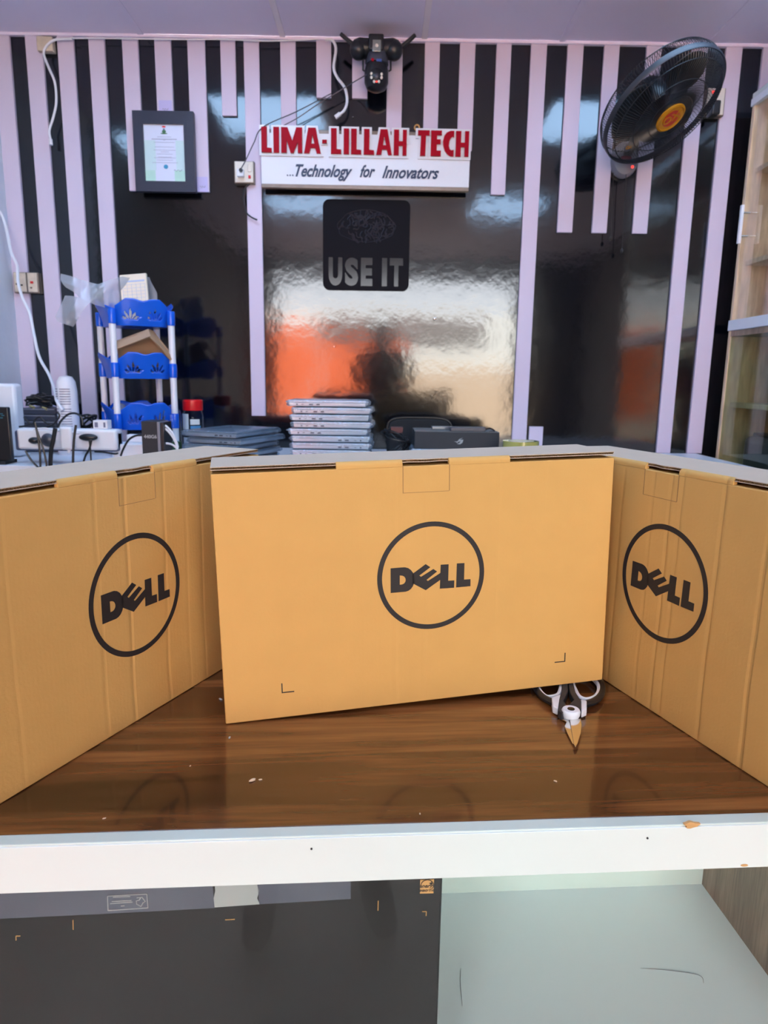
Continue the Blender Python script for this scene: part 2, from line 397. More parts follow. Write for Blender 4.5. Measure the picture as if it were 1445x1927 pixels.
# ceiling light panels (seen mirrored in the glossy wall; first and last added as fill)
for i, (x, y, lb) in enumerate([(-1.41, 1.86, 'small added ceiling fill light by the left wall'), (-.63, 2.34, 'square ceiling light panel left of centre near the striped wall'), (1.12, 2.34, 'square ceiling light panel on the right near the striped wall'),
                                (-.66, .45, 'square ceiling light panel above the left of the counter'), (.98, .45, 'square ceiling light panel above the right of the counter'),
                                (-.02, 1.32, 'square added ceiling fill light in the middle of the shop')]):
    t = thing('ceiling_light', lb, 'light', (x, y, ZC), group='ceiling light panels'); k = .21 if i == 0 else .30
    build(MB().box((-k, -k, -.012), (k, k, 0)).box((-k - .01, -k - .01, -.005), (k + .01, k + .01, 0)), 'frame', M['whiteplastic'], t, local=True)
    build(MB().box((-k + .025, -k + .025, -.016), (k - .025, k - .025, -.012)), 'diffuser', M['led'], t, local=True)

# ------------------------------------------------------------------ outside (seen only mirrored)
struct(MB().box((-14, -16, -.08), (14, FRONT - .12, -.05)), 'ground', M['street'], smooth=False)
t = thing('shop_building', 'white shop across the street with orange shutters, mirrored in the glossy wall', 'building', (0, -7.5, -.05))
build(MB().box((-6, -8, -.05), (6, -7, 2.66)), 'wall', M['bwhite'], t)
build(MB().box((-1.2, -7.0, 2.18), (1.9, -6.8, 2.48)), 'canopy', M['bdark'], t)
build(MB().box((-2.3, -7.0, .6), (-1.25, -6.96, 2.36)), 'shutter', M['borange'], t)
build(MB().box((-1.2, -7.0, 1.0), (.40, -6.96, 2.15)), 'shutter', M['borange'], t)
build(MB().box((.45, -7.0, 0), (2.9, -6.96, 1.62)), 'panel', M['bbeige'], t)

# ------------------------------------------------------------------ display counter
CT = .96
A0 = V3((-.3572, .5828, CT)); ang = math.radians(3.77)
CU = V3((math.cos(ang), math.sin(ang), 0)); CV = V3((-math.sin(ang), math.cos(ang), 0))
CO = A0 + CU * .3572                       # on the front edge, ahead of the camera
CMX = Matrix.Translation((CO.x, CO.y, 0)) @ Matrix.Rotation(ang, 4, 'Z')
ct = thing('display_counter', 'shop display counter with walnut top, white fascia and glass front showing mint shelf', 'counter', mtx=CMX)
X0, X1, DP = -1.25, 1.30, .70
build(MB().box((X0, .0165, CT - .018), (X1, DP, CT)), 'worktop', M['walnut'], ct, local=True, bevel=.0006)
build(MB().box((X0, .0, CT - .020), (X1, .0160, CT + .0004)), 'edge_trim', M['rim'], ct, local=True, bevel=.0012)
build(MB().box((X0, -.0015, CT - .0505), (X1, .015, CT - .0012)), 'fascia', M['white'], ct, local=True, bevel=.0007)
ZS = .542     # display shelf
bw = .415
build(MB().box((X0, .004, ZS - .018), (.597, bw, ZS)), 'shelf', M['mint'], ct, local=True)
build(MB().box((X0, bw, .0), (X1, bw + .012, CT - .02)), 'back_panel', mat('mint_back_board', (.56, .70, .66), .35, var=.03), ct, local=True)
build(MB().box((.597, .004, .0), (.615, bw, CT - .02)), 'side_panel', M['brownlam'], ct, local=True)
build(MB().box((X0, .0, 0), (X0 + .018, DP, CT - .02)), 'side_panel', M['brownlam'], ct, local=True)
build(MB().box((X1 - .018, 0, 0), (X1, DP, CT - .02)), 'side_panel', M['brownlam'], ct, local=True)
build(MB().box((X0, .002, 0), (X1, .018, .30)), 'plinth', M['white'], ct, local=True)
build(MB().box((X0 + .018, .004, .30), (X1 - .018, .0075, CT - .045)), 'glass_front', M['glass'], ct, local=True)
def fpt(px, py):    # point of the fascia plane, in counter coordinates
    r = ray(px, py); inv = CMX.inverted(); o_ = inv @ V3((0, 0, CAMZ)); d_ = inv.to_3x3() @ r; k = (-.0015 - o_.y) / d_.y; return o_ + d_ * k
for px, py in ((586, 1597), (1218, 1577)):
    q = fpt(px, py); build(MB().cyl((q.x, -.0022, q.z), (q.x, .001, q.z), .0011, 12), 'screw_head', M['darkmetal'], ct, local=True)
q = fpt(1302, 1551)
pts = [(q.x + .0075 * math.cos(a) * (1 + .25 * math.sin(5 * a)), q.z - .0008 + .0032 * math.sin(a) * (1 + .3 * math.cos(3 * a))) for a in [2 * PI * k / 18 for k in range(18)]]
T = Matrix(((1, 0, 0, 0), (0, 0, -1, 0), (0, 1, 0, 0), (0, 0, 0, 1)))
build(MB().prism(pts, -.001, .0022, T), 'chip', M['chip'], ct, local=True, label='chipped patch of bare board on the white edge')
q = fpt(1400, 1630)
build(MB().prism([(q.x + .004 * math.cos(a), q.z + .0012 + .0014 * math.sin(a)) for a in [2 * PI * k / 12 for k in range(12)]], -.001, .0020, T), 'chip', M['chip'], ct, local=True)
# worn scratches on the shelf: shallow dark strokes
for pts in ([(867, 1822), (866, 1850), (870, 1893)], [(1205, 1822), (1260, 1826), (1315, 1835), (1324, 1850)]):
    pp = [PZ(x, y, ZS + .0006) for x, y in pts]
    build(MB().tube(spline(pp, 6), [.00015 + .00035 * math.sin(PI * i / (6 * (len(pp) - 1))) for i in range(6 * (len(pp) - 1) + 1)], 6), 'scratch', mat('faint_scratch_grey', (.20, .23, .25), .6), ct)

# ------------------------------------------------------------------ the three kraft cartons
def dell_logo(T, r=.0785):
    """ring and four letters drawn in the unit circle, T = frame at the ring's centre"""
    ring = [[(r * math.cos(2 * PI * k / 96), r * math.sin(2 * PI * k / 96)) for k in range(96)], [(r * .912 * math.cos(2 * PI * k / 96), r * .912 * math.sin(2 * PI * k / 96)) for k in range(96)]]
    def c(x, y):
        y = y + .05 * (x - 723); return ((x - 723) / 556 * r, -(y - 806) / 566 * r)
    def arc(cx, cy, rx, ry, a0, a1, k=10): return [(cx + rx * math.cos(math.radians(a0 + (a1 - a0) * i / k)), cy + ry * math.sin(math.radians(a0 + (a1 - a0) * i / k))) for i in range(k + 1)]
    D = [(304, 715), (440, 707)] + arc(445, 836, 102, 128, -85, 85) + [(302, 972)]
    Dh = [(395, 790)] + arc(410, 840, 46, 47, -80, 80) + [(395, 889)]
    E_ = [(522, 782), (662, 680), (710, 713), (596, 798), (614, 812), (742, 733), (780, 760), (670, 846), (686, 858), (818, 775), (818, 846), (662, 955), (520, 874)]
    L1 = [(818, 690), (900, 687), (897, 862), (962, 860), (960, 938), (810, 943)]
    L2 = [(987, 681), (1067, 678), (1065, 855), (1134, 852), (1134, 927), (982, 936)]
    d = .00025
    return (curve2d(ring, d, T), [curve2d([[c(*p) for p in D], [c(*p) for p in Dh]], d, T)] + [curve2d([[c(*p) for p in g]], d, T) for g in (E_, L1, L2)])
def carton(mtx, W, D, H, label, m, logo_u, logo_z, marks=False, shift=0., lr=.0785):
    t = thing('cardboard_box', label, 'box', mtx=mtx, group='flat kraft computer cartons standing on the counter')
    g0, n0, n1, g1 = .284 * W + shift, .443 * W + shift, .559 * W + shift, .716 * W + shift
    lid = .0042; gap = .0042; zb = H - lid - gap
    body = MB().box((0, 0, 0), (W, D, zb))
    build(body, 'body', m, t, local=True, bevel=.0016)
    # folded-over zones where the lid is tucked into the front
    for a, b in ((g0, n0), (n1, g1)):
        fr = MB(); k = 8; pr = [(.0062, H), (.006, H)] + [(.006 - .006 * math.sin(PI / 2 * i / k), H - .006 + .006 * math.cos(PI / 2 * i / k)) for i in range(1, k)] + [(0, H - .006), (0, zb - .0002), (.0062, zb - .0002)]
        fr.add([(a, y, z) for y, z in pr] + [(b, y, z) for y, z in pr], [tuple(range(len(pr))), tuple(range(2 * len(pr) - 1, len(pr) - 1, -1))] + [(i, (i + 1) % len(pr), len(pr) + (i + 1) % len(pr), len(pr) + i) for i in range(len(pr))])
        build(fr, 'folded_edge', m, t, local=True)
    # lid: two liners with the flutes between them showing at the cut edge
    fl = MB(); e = .0005
    def ly(x):
        if g0 < x < n0 or n1 < x < g1: return .0064
        if n0 <= x <= n1: return .0035 + .0018 * math.sin((x - n0) / (n1 - n0) * PI * 3)
        return .0012
    xs = [W * i / 120 for i in range(121)]
    xs = sorted(xs + [g0 - e, g0 + e, n0 - e, n0 + e, n1 - e, n1 + e, g1 - e, g1 + e])
    xs = [x for x in xs if -1e-6 <= x <= W + 1e-6]
    pts = [(x, ly(x)) for x in xs] + [(W, D), (0, D)]
    fl.prism(pts, H - .0009, H); fl.prism(pts, H - lid, H - lid + .0008)
    build(fl, 'lid', M['kraft_top'], t, local=True)
    fv = MB()
    for a, b in ((0, g0), (n0, n1), (g1, W)):
        k = int((b - a) / .0017); p = []
        for i in range(k + 1):
            x = a + (b - a) * i / k; p.append((x, ly(min(max(x, a + 2 * e), b - 2 * e)) + .0008, H - lid / 2 + (.0013 if i % 2 else -.0013)))
        for i in range(k):
            (x0, y0, z0), (x1, y1, z1) = p[i], p[i + 1]
            fv.add([(x0, y0, z0 - .00025), (x1, y1, z1 - .00025), (x1, y1 + .006, z1 - .00025), (x0, y0 + .006, z0 - .00025), (x0, y0, z0 + .00025), (x1, y1, z1 + .00025), (x1, y1 + .006, z1 + .00025), (x0, y0 + .006, z0 + .00025)],
                   [(0, 3, 2, 1), (4, 5, 6, 7), (0, 1, 5, 4), (2, 3, 7, 6), (1, 2, 6, 5), (3, 0, 4, 7)])
    fv.box((.002, .008, H - lid + .0008), (W - .002, D - .002, H - .0009))
    build(fv, 'corrugated_core', M['kraft_in'], t, local=True, smooth=False)
    # locking tab cut in the front below the notch
    tb = MB()
    for a, b in (((n0, zb - .034), (n0 + .0009, zb)), ((n1, zb - .034), (n1 + .0009, zb))): tb.box((a[0], -.0003, a[1]), (b[0], .001, b[1]))
    tb.box((n0, -.0002, zb - .0346), (n1, .001, zb - .034))
    build(tb, 'tab_cut', M['kraft_in'], t, local=True, smooth=False)
    T = Matrix.Translation((logo_u, -.0002, logo_z)) @ Matrix.Rotation(PI / 2, 4, 'X')
    ring, letters = dell_logo(T, lr)
    lg = build(ring, 'printed_logo', M['kraft_print'], t, local=True, smooth=False, label='black printed ring with the maker\'s letters')
    for l_ in letters: build(l_, 'printed_letter', M['kraft_print'], lg, local=True, smooth=False)
    if marks:
        for (x, z), s_ in (((.0735, .0346), 1), ((.4725, .0350), -1)):
            build(MB().box((min(x, x + .0155 * s_), -.0005, z), (max(x, x + .0155 * s_), .0005, z + .0013)).box((x - .0007, -.0005, z), (x + .0007, .0005, z + .0135)), 'printed_corner_mark', M['kraft_print'], t, local=True, smooth=False)
    return t
yaw, roll = .2232, -.0264
Cm = Matrix.Translation((-.1963, .8199, CT + .0006)) @ Matrix.Rotation(yaw, 4, 'Z') @ Matrix.Rotation(roll, 4, 'Y')
K = (.545, .313, .103)
carton(Cm, .5338, .105, .3325, 'kraft carton facing the front in the middle, printed with black ringed letters and corner marks', cardboard('kraft_middle', K, [(.42, .35), (.495, .45), (.68, .3), (.80, .2)]), .2750, .1770, marks=True, lr=.0735)
a = math.radians(66.168); d = V3((math.cos(a), math.sin(a), 0)); Pn = V3((-.3913, .646, CT + .0006))
Lm = Matrix.Translation(Pn - d * .050) @ Matrix.Rotation(a, 4, 'Z')
carton(Lm, .5356, .105, .3268, 'kraft carton angled inwards on the left end of the walnut counter top', cardboard('kraft_left', K, [(.02, .5), (.15, .3), (.37, .5), (.455, 1.0), (.58, .7), (.66, .4), (.72, .5), (.80, .3)]), .2595, .167)
a = math.radians(-70.663); d = V3((math.cos(a), math.sin(a), 0)); Pn = V3((.3369, .968, CT + .0006))
Rm = Matrix.Translation(Pn - d * .170) @ Matrix.Rotation(a, 4, 'Z')
carton(Rm, .5400, .105, .3335, 'kraft carton angled inwards on the right end of the walnut counter top', cardboard('kraft_right', K, [(.33, .4), (.44, .4), (.50, .8), (.535, .6), (.66, .9), (.78, 1.0), (.86, .8)]), .270, .180, shift=-.02)
for o in [o for o in COL.objects if o.name.startswith('printed_logo')]: pass
# ------------------------------------------------------------------ shears under the middle carton
ZP = CT + .0085
sh = thing('pruning_shears', 'hand shears with black and white loop handles lying half under the middle carton', 'shears', PZ(1075, 1338, CT))
def zp(x, y, z=ZP): return PZ(x, y, z)
H1 = [(1012, 1292), (1018, 1303), (1028, 1311), (1040, 1311), (1050, 1307), (1055, 1296), (1056, 1282), (1052, 1268), (1038, 1262), (1022, 1268), (1013, 1280)]
H2 = [(1078, 1286), (1083, 1299), (1090, 1311), (1103, 1316), (1118, 1312), (1126, 1302), (1126, 1290), (1116, 1278), (1104, 1268), (1088, 1264), (1079, 1272)]
def half(loop, outer, name, z):
    hb = build(MB().tube(spline([zp(x, y, z) for x, y in outer], 6), .0058, 10, flat=.8), 'handle', M['blackplastic'], sh)
    build(MB().tube(spline([zp(x, y, z + .0016) for x, y in loop], 5, True), .0030, 8, closed=True), 'handle_liner', M['whiteplastic'], hb)
half(H1, [(1058, 1262), (1034, 1252), (1014, 1262), (1007, 1280), (1011, 1298), (1024, 1313), (1040, 1322), (1052, 1330), (1058, 1340)], 'l', CT + .0062)
half(H2, [(1078, 1260), (1104, 1258), (1124, 1275), (1131, 1292), (1129, 1308), (1117, 1320), (1101, 1325), (1092, 1329), (1088, 1338)], 'r', CT + .0062)
# pale collars where the loops meet the grips, grey inner grips
for pl in ([(1038, 1312), (1055, 1306), (1050, 1333), (1040, 1328)], [(1093, 1315), (1104, 1318), (1104, 1334), (1094, 1338)]):
    q = [zp(x, y, CT + .0125) for x, y in pl]; lo = [V3((p.x, p.y, CT + .002)) for p in q]
    build(MB().add(lo + q, [(3, 2, 1, 0), (4, 5, 6, 7)] + [(i, (i + 1) % 4, 4 + (i + 1) % 4, 4 + i) for i in range(4)]), 'grip_collar', M['whiteplastic'], sh, bevel=.0015)
for pl in ([(1057, 1278), (1068, 1282), (1069, 1300), (1060, 1318), (1070, 1332), (1058, 1342), (1050, 1336), (1052, 1315), (1057, 1300)],
           [(1069, 1282), (1077, 1278), (1083, 1302), (1094, 1320), (1093, 1338), (1082, 1336), (1070, 1326), (1080, 1316), (1072, 1302)]):
    nn = len(pl); q = [zp(x, y, CT + .0125) for x, y in pl]; lo = [V3((p.x, p.y, CT + .0015)) for p in q]
    build(MB().add(lo + q, [tuple(range(nn - 1, -1, -1)), tuple(range(nn, 2 * nn))] + [(i, (i + 1) % nn, nn + (i + 1) % nn, nn + i) for i in range(nn)]), 'grip', M['charcoal'], sh, bevel=.0012)
pv = zp(1074.5, 1334, CT + .0152)
b = build(MB().lathe([(.0104, -.0112), (.0120, -.0075), (.0122, -.0030), (.0112, -.0008), (.0104, 0)], Matrix.Translation(pv), 32), 'pivot_cap', M['whiteplastic'], sh)
build(MB().lathe([(.0048, -.002), (.0048, .0004), (.0036, .0006)], Matrix.Translation(pv), 24), 'pivot_screw', M['darkmetal'], b)
def blade(pl, z0, z1, m):
    nn = len(pl); q = [zp(x, y, z1 + dz) for x, y, dz in pl]; lo = [V3((p.x, p.y, z0 + (z1 - z0) * .0 + dz)) for p, (x, y, dz) in zip(q, pl)]
    build(MB().add(lo + q, [tuple(range(nn - 1, -1, -1)), tuple(range(nn, 2 * nn))] + [(i, (i + 1) % nn, nn + (i + 1) % nn, nn + i) for i in range(nn)]), 'blade', m, sh, bevel=.0006)
blade([(1072, 1354, 0), (1093, 1352, 0), (1095, 1364, 0), (1093, 1380, 0), (1087, 1399, 0), (1083, 1405, 0), (1080, 1400, 0), (1076, 1376, 0), (1074, 1366, 0)], CT + .0042, CT + .0062, M['steel'])
blade([(1058, 1346, 0), (1070, 1352, 0), (1073, 1362, 0), (1077, 1380, 0), (1081, 1400, 0), (1077, 1398, 0), (1068, 1380, 0), (1062, 1366, 0), (1066, 1358, 0), (1056, 1352, 0)], CT + .0018, CT + .0038, M['steel'])
# crumbs
for i, (px, py, s, lb) in enumerate([(475, 1470, .0040, 'pale seed-shaped crumb on the walnut top below the middle carton'), (432, 1389, .0026, 'small torn white scrap near the lower left corner of the middle carton'),
                                     (1045, 1471, .0022, 'tiny white speck on the walnut top below the shears'), (196, 1541, .0018, 'tiny pale crumb on the walnut top near the front left edge'),
                                     (790, 1532, .0016, 'tiny crumb at the front middle of the walnut top'), (415, 1317, .0035, 'clear scrap of film against the left edge of the middle carton'),
                                     (490, 1468, .0022, 'tiny curled crumb right beside the seed-shaped one'), (358, 1442, .0014, 'tiny speck on the walnut top left of the middle carton')]):
    c = PZ(px, py, CT); mb = MB(); mb.ball((0, 0, 0), (s, s * .45, s * .35), Matrix.Translation(c + V3((0, 0, s * .33))) @ Matrix.Rotation(.6 + i, 4, 'Z'), 10, 6)
    for q in mb.v: q += V3((noise.noise(q * 900), noise.noise(q * 700 + V3((3, 1, 2))), 0)) * s * .3
    tag(build(mb, 'crumb', M['crumb'] if i not in (1, 5) else M['greytape']), lb, 'crumb', 'debris on the counter top')

# ------------------------------------------------------------------ black carton inside the showcase
yb = .030                                     # its printed face, behind the glass (counter coordinates)
inv = CMX.inverted()
def bpt(px, py):
    r = ray(px, py); o_ = inv @ V3((0, 0, CAMZ)); d_ = inv.to_3x3() @ r; k = (yb - o_.y) / d_.y; return o_ + d_ * k
xr = bpt(833, 1650).x; bz0 = ZS; bz1 = .905
bx = thing('black_carton', 'large black computer carton standing upside down behind the counter glass', 'box', mtx=CMX @ Matrix.Translation((xr - .3, yb, ZS)))
def L_(mb): return MB().add([q - V3((xr - .3, yb, ZS)) for q in mb.v], mb.f)
build(L_(MB().box((xr - .60, yb, bz0), (xr, yb + .12, bz1))), 'body', M['blacktcard'], bx, local=True, bevel=.003)
def strip(pl, m, name, th=.0005, label=None):
    q = [bpt(x, y) for x, y in pl]; nn = len(q)
    mb = MB().add([(p.x, yb + .0006, p.z) for p in q] + [(p.x, yb - th, p.z) for p in q], [tuple(range(nn)), tuple(range(2 * nn - 1, nn - 1, -1))] + [(i, (i + 1) % nn, nn + (i + 1) % nn, nn + i) for i in range(nn)])
    return build(L_(mb), name, m, bx, local=True, smooth=False, label=label)
strip([(-60, 1680), (400, 1664), (404, 1708), (200, 1719), (-60, 1731)], M['packtape'], 'tape_strip')
strip([(404, 1663), (482, 1660), (488, 1675), (484, 1690), (489, 1701), (404, 1707), (402, 1690), (405, 1676)], M['greytape'], 'tape_patch', label='pale torn tape patch')
strip([(484, 1660), (660, 1655), (660, 1691), (488, 1701)], M['packtape'], 'tape_strip')
lb = strip([(203, 1685), (277, 1681), (279, 1707), (204, 1712)], M['packtape'], 'printed_label', .0009)
def line(x0, y0, x1, y1, m, name='printed_line', wd=.0005, par=bx):
    a = bpt(x0, y0); b_ = bpt(x1, y1)
    mb = MB().tube([(a.x, yb - .0010, a.z), (b_.x, yb - .0010, b_.z)], wd, 6)
    mb = L_(mb)
    return mb
fr = merge(*[line(*s, M['whiteink']) for s in ((203, 1685, 277, 1681), (277, 1681, 279, 1707), (279, 1707, 204, 1712), (204, 1712, 203, 1685), (213, 1687, 246, 1685.5), (211, 1695, 248, 1693), (208, 1699, 250, 1696), (228, 1703.5, 235, 1703))])
build(fr, 'label_outline', M['whiteink'], bx, local=True)
rc = [bpt(x, y) for x, y in ((258, 1688), (268, 1687), (274, 1695), (270, 1697), (266, 1704), (258, 1700), (257, 1694), (263, 1692), (265, 1688))]
build(L_(MB().tube([(p.x, yb - .001, p.z) for p in rc], .0006, 6)), 'recycling_mark', M['whiteink'], bx, local=True)
st = strip([(790.5, 1655), (816.5, 1654), (815.5, 1680), (790, 1680.5)], M['orange'], 'energy_sticker', .0008, label='small kraft-orange energy rating print')
c = bpt(803.5, 1664); T = Matrix.Translation(V3((c.x, yb - .0012, c.z)) - V3((xr - .3, yb, ZS))) @ Matrix.Rotation(PI / 2, 4, 'X')
en = merge(text('energy', .0062, .0001, T @ Matrix.Translation((-.0006, -.0012, 0)), shear=.4, offset=.0001), text('ENERGY STAR', .0034, .0001, T @ Matrix.Translation((0, -.0068, 0)), offset=.0001, sx=.72))
en.tube([T @ V3((.0068 * math.cos(t_), -.0010 + .0072 * math.sin(t_), 0)) for t_ in [PI * (.05 + .9 * i / 16) for i in range(17)]], .0004, 6)
star = [((.0026 if k % 2 == 0 else .0011) * math.sin(2 * PI * k / 10) + .0042, (.0026 if k % 2 == 0 else .0011) * math.cos(2 * PI * k / 10) + .0016) for k in range(10)]
en2 = curve2d([star], .0001, T)
build(merge(en, en2), 'printed_star_logo', M['kraft_print'], st, local=True, smooth=False)
gm = []
for s in ((138, 1730, 138.5, 1748), (31, 1760, 31, 1768), (31, 1760, 39, 1760), (424, 1729.5, 442, 1728.5), (711.5, 1694, 711, 1712), (794, 1714, 802, 1714), (802, 1714, 801.5, 1722)):
    gm.append(line(*s, M['orange'], wd=.0005))
for g in gm: build(g, 'corner_mark', M['orange'], bx, local=True)

# ------------------------------------------------------------------ back desk
dk = thing('back_desk', 'long white work desk against the striped wall behind the cartons', 'desk', (.2, 2.8, 0))
DF = 2.42
build(MB().box((XL + .001, DF, DZ - .03), (1.45, YW - .015, DZ)), 'desk_top', M['whiteplastic'], dk, bevel=.002)
build(MB().box((XL + .001, DF + .02, DZ - .20), (1.45, DF + .038, DZ - .031)), 'apron', M['lilac'], dk, bevel=.001)
for x in (XL + .005, -.1, 1.42): build(MB().box((x, DF + .04, 0), (x + .025, YW - .015, DZ - .031)), 'desk_leg', M['whiteplastic'], dk)

# laptops -------------------------------------------------------------
def sleeve(W, D, H, seed, flap=(1, 1)):
    mb = MB(); nu, nv = 26, 12
    def w_(x, y, z):
        p = V3((x, y, z)) * 26 + V3((seed * 3.1, 0, 0)); return noise.noise(p) * .0022
    R = [(-W / 2 - .004, -.003), (W / 2 + .004, -.003), (W / 2 + .004, D + .003), (-W / 2 - .004, D + .003)]
    per = []
    for i in range(4):
        a_, b_ = R[i], R[(i + 1) % 4]; k = 22 if i % 2 == 0 else 16
        for j in range(k): per.append((a_[0] + (b_[0] - a_[0]) * j / k, a_[1] + (b_[1] - a_[1]) * j / k))
    lev = [(.0, .97), (.25, 1.0), (.5, 1.004), (.75, 1.0), (1.0, .97)]
    n_ = len(per); vs = []; fs = []
    for hz, sc_ in lev:
        for x, y in per:
            yy = (y - D / 2) * sc_ + D / 2; xx = x * sc_; d_ = w_(xx, yy, hz * .05)
            ex = (abs(noise.noise(V3((y * 18, seed, hz * 2)))) * .022 if abs(x) > W / 2 else 0) * flap[0 if x < 0 else 1] * math.sin(PI * min(1, max(0, hz)))
            vs.append((xx + d_ + ex * (1 if x > 0 else -1), yy + d_ * .6, -.0006 + hz * (H + .0022) + d_ * .5))
    for l in range(len(lev) - 1):
        for k in range(n_): fs.append((l * n_ + k, l * n_ + (k + 1) % n_, (l + 1) * n_ + (k + 1) % n_, (l + 1) * n_ + k))
    mb.add(vs, fs)
    top = (len(lev) - 1) * n_
    mb.add([vs[top + k] for k in range(n_)] + [(0, D / 2, H + .002)], [(k, (k + 1) % n_, n_) for k in range(n_)])
    return mb
def laptop(label, group, mtx, W, D, H, mirror=False, seed=1, ports=True):
    t = thing('laptop', label, 'laptop', mtx=mtx, group=group)
    hb = H * .60
    build(MB().add([(-W / 2 + .004, 0, 0), (W / 2 - .004, 0, 0), (W / 2, D, 0), (-W / 2, D, 0), (-W / 2, 0, hb), (W / 2, 0, hb), (W / 2, D, hb), (-W / 2, D, hb)],
                   [(0, 3, 2, 1), (4, 5, 6, 7), (0, 1, 5, 4), (1, 2, 6, 5), (2, 3, 7, 6), (3, 0, 4, 7)]), 'base', M['silver'], t, local=True, bevel=.0015)
    build(MB().box((-W / 2, .001, hb + .0012), (W / 2, D, H)), 'lid', M['silver'], t, local=True, bevel=.0018)
    if ports:
        s = -1 if not mirror else 1
        for x, w_, h_ in ((s * W * .39, .006, .005), (s * W * .32, .009, .002), (s * W * .21, .015, .005), (s * W * .12, .013, .0055)):
            build(MB().box((x - w_ / 2, -.0006, hb * .5 - h_ / 2), (x + w_ / 2, .002, hb * .5 + h_ / 2)), 'port', M['port'], t, local=True, bevel=.0004)
    build(sleeve(W, D, H, seed), 'plastic_sleeve', M['film'], t, local=True)
    return t
zt = P(620, 752, 2.62).z; NL = 9; pitch = (zt - DZ) / NL; LH = pitch * .80
places = ['topmost', 'second from the top', 'third from the top', 'fourth from the top', 'fifth from the top', 'sixth from the top', 'seventh from the top', 'eighth from the top', 'lowest']
offs = [-.012, .004, -.002, .004, -.008, .0, .0, .0, .0]
cx = P(620, 800, 2.62).x
pro = None
for i in range(NL):
    k = NL - 1 - i; m_ = Matrix.Translation((cx + offs[i] + .004, 2.62, DZ + pitch * k + .0012)) @ Matrix.Rotation(random.uniform(-.03, .03), 4, 'Z')
    laptop('silver laptop in a clear plastic sleeve, %s of the tall middle stack' % places[i], 'sleeved laptops in the tall middle stack', m_, .292, .21, LH, mirror=i in (5, 6), seed=i + 1)
# left stack, turned
nc = P(447, 828, 2.50)
za = P(447, 812, 2.50).z; n2 = 5; p2 = (za - DZ) / n2
pl2 = ['topmost', 'second', 'middle', 'fourth', 'lowest']
for i in range(n2):
    k = n2 - 1 - i; w_, d_ = .225, .31; an = math.radians(-20 + random.uniform(-1.5, 1.5))
    base = Matrix.Translation((nc.x + random.uniform(-.004, .004) + (.012 if i == 1 else 0), nc.y, DZ + p2 * k + .0012)) @ Matrix.Rotation(an, 4, 'Z') @ Matrix.Translation((-w_ / 2, 0, 0))
    t = laptop('laptop in blue-tinted plastic, %s of the low stack left of the tall stack' % pl2[i], 'sleeved laptops in the low left stack', base, w_, d_, p2 * .80, mirror=True, seed=i + 21)
    for ch in t.children:
        if ch.name.startswith('lid'): ch.data.materials[0] = M['silverlid']

# charcoal box with eye emblem, laptop below it
g = P(860, 847, 2.66); a = P(780, 815, 2.66); b = P(940, 815, 2.66); gz0 = P(860, 846, 2.66).z; gz1 = P(860, 813, 2.66).z
gb = thing('gaming_carton', 'flat charcoal carton with a small slanted eye emblem on the desk behind the middle carton', 'box', ((a.x + b.x) / 2, 2.66, gz0))
build(MB().box((a.x, 2.66, gz0), (b.x, 2.86, gz1)), 'body', M['charcoal'], gb, bevel=.002)
build(MB().box((a.x + .001, 2.661, gz1 - .001), (b.x - .001, 2.859, gz1 + .0012)), 'lid_top', M['greytop'], gb)
c = P(863, 831, 2.66); T = face((c.x, 2.6595, c.z), (1, 0, 0), (0, 0, 1)); s = .017
eye = [[(-1.05, .0), (-.3, .02), (.1, .55), (.95, .9), (.2, .35), (1.05, .45), (.85, -.25), (.35, -.6), (-.35, -.55), (.15, -.3), (.5, .05), (-.05, .0), (-.35, -.35), (-.55, -.12)]]
build(curve2d([[(x * s, y * s) for x, y in l_] for l_ in eye], .0003, T), 'printed_emblem', M['whiteink'], gb, smooth=False)
hgt = gz0 - DZ
under = laptop('bare silver laptop lying under the flat charcoal carton', None, Matrix.Translation((P(842, 846, 2.66).x, 2.655, gz0 - .0195)), .27, .20, .019, seed=40)
nb = thing('desk_carton', 'plain low carton under the bare laptop on the desk', 'box', (P(842, 846, 2.66).x, 2.76, DZ))
build(MB().box((P(842, 846, 2.66).x - .14, 2.665, DZ), (P(842, 846, 2.66).x + .14, 2.87, gz0 - .0197)), 'body', M['charcoal'], nb, bevel=.002)
# gadgets on it
def rod(a_, b_, z, wd, h, m, name, lb, cat, Y=2.70):
    p = P(a_[0], a_[1], Y); q = P(b_[0], b_[1], Y); ln = (q - p).length
    t_ = MB().box((-ln / 2, -wd / 2, 0), (ln / 2, wd / 2, h)); o_ = build(t_, name, m, local=True, bevel=.002)
    o_.location = ((p.x + q.x) / 2, Y, z); o_.rotation_euler = (0, 0, .05); return tag(o_, lb, cat)
rod((846, 808), (912, 808), gz1 + .0014, .05, .016, M['grime'], 'power_adapter', 'slim dark power adapter lying on the right of the charcoal carton', 'adapter')
rod((812, 804), (852, 804), gz1 + .0014, .03, .012, M['silverlid'], 'pen_drive_case', 'small dark glossy case lying on the left of the charcoal carton', 'case', 2.78)
cb = MB().tube(spline([P(912, 809, 2.70), P(922, 806, 2.70), P(930, 811, 2.68), P(920, 813, 2.68)], 6), .003, 6)
tag(build(cb, 'cable', M['blackplastic']), 'short black lead at the right end of the power adapter', 'cable')
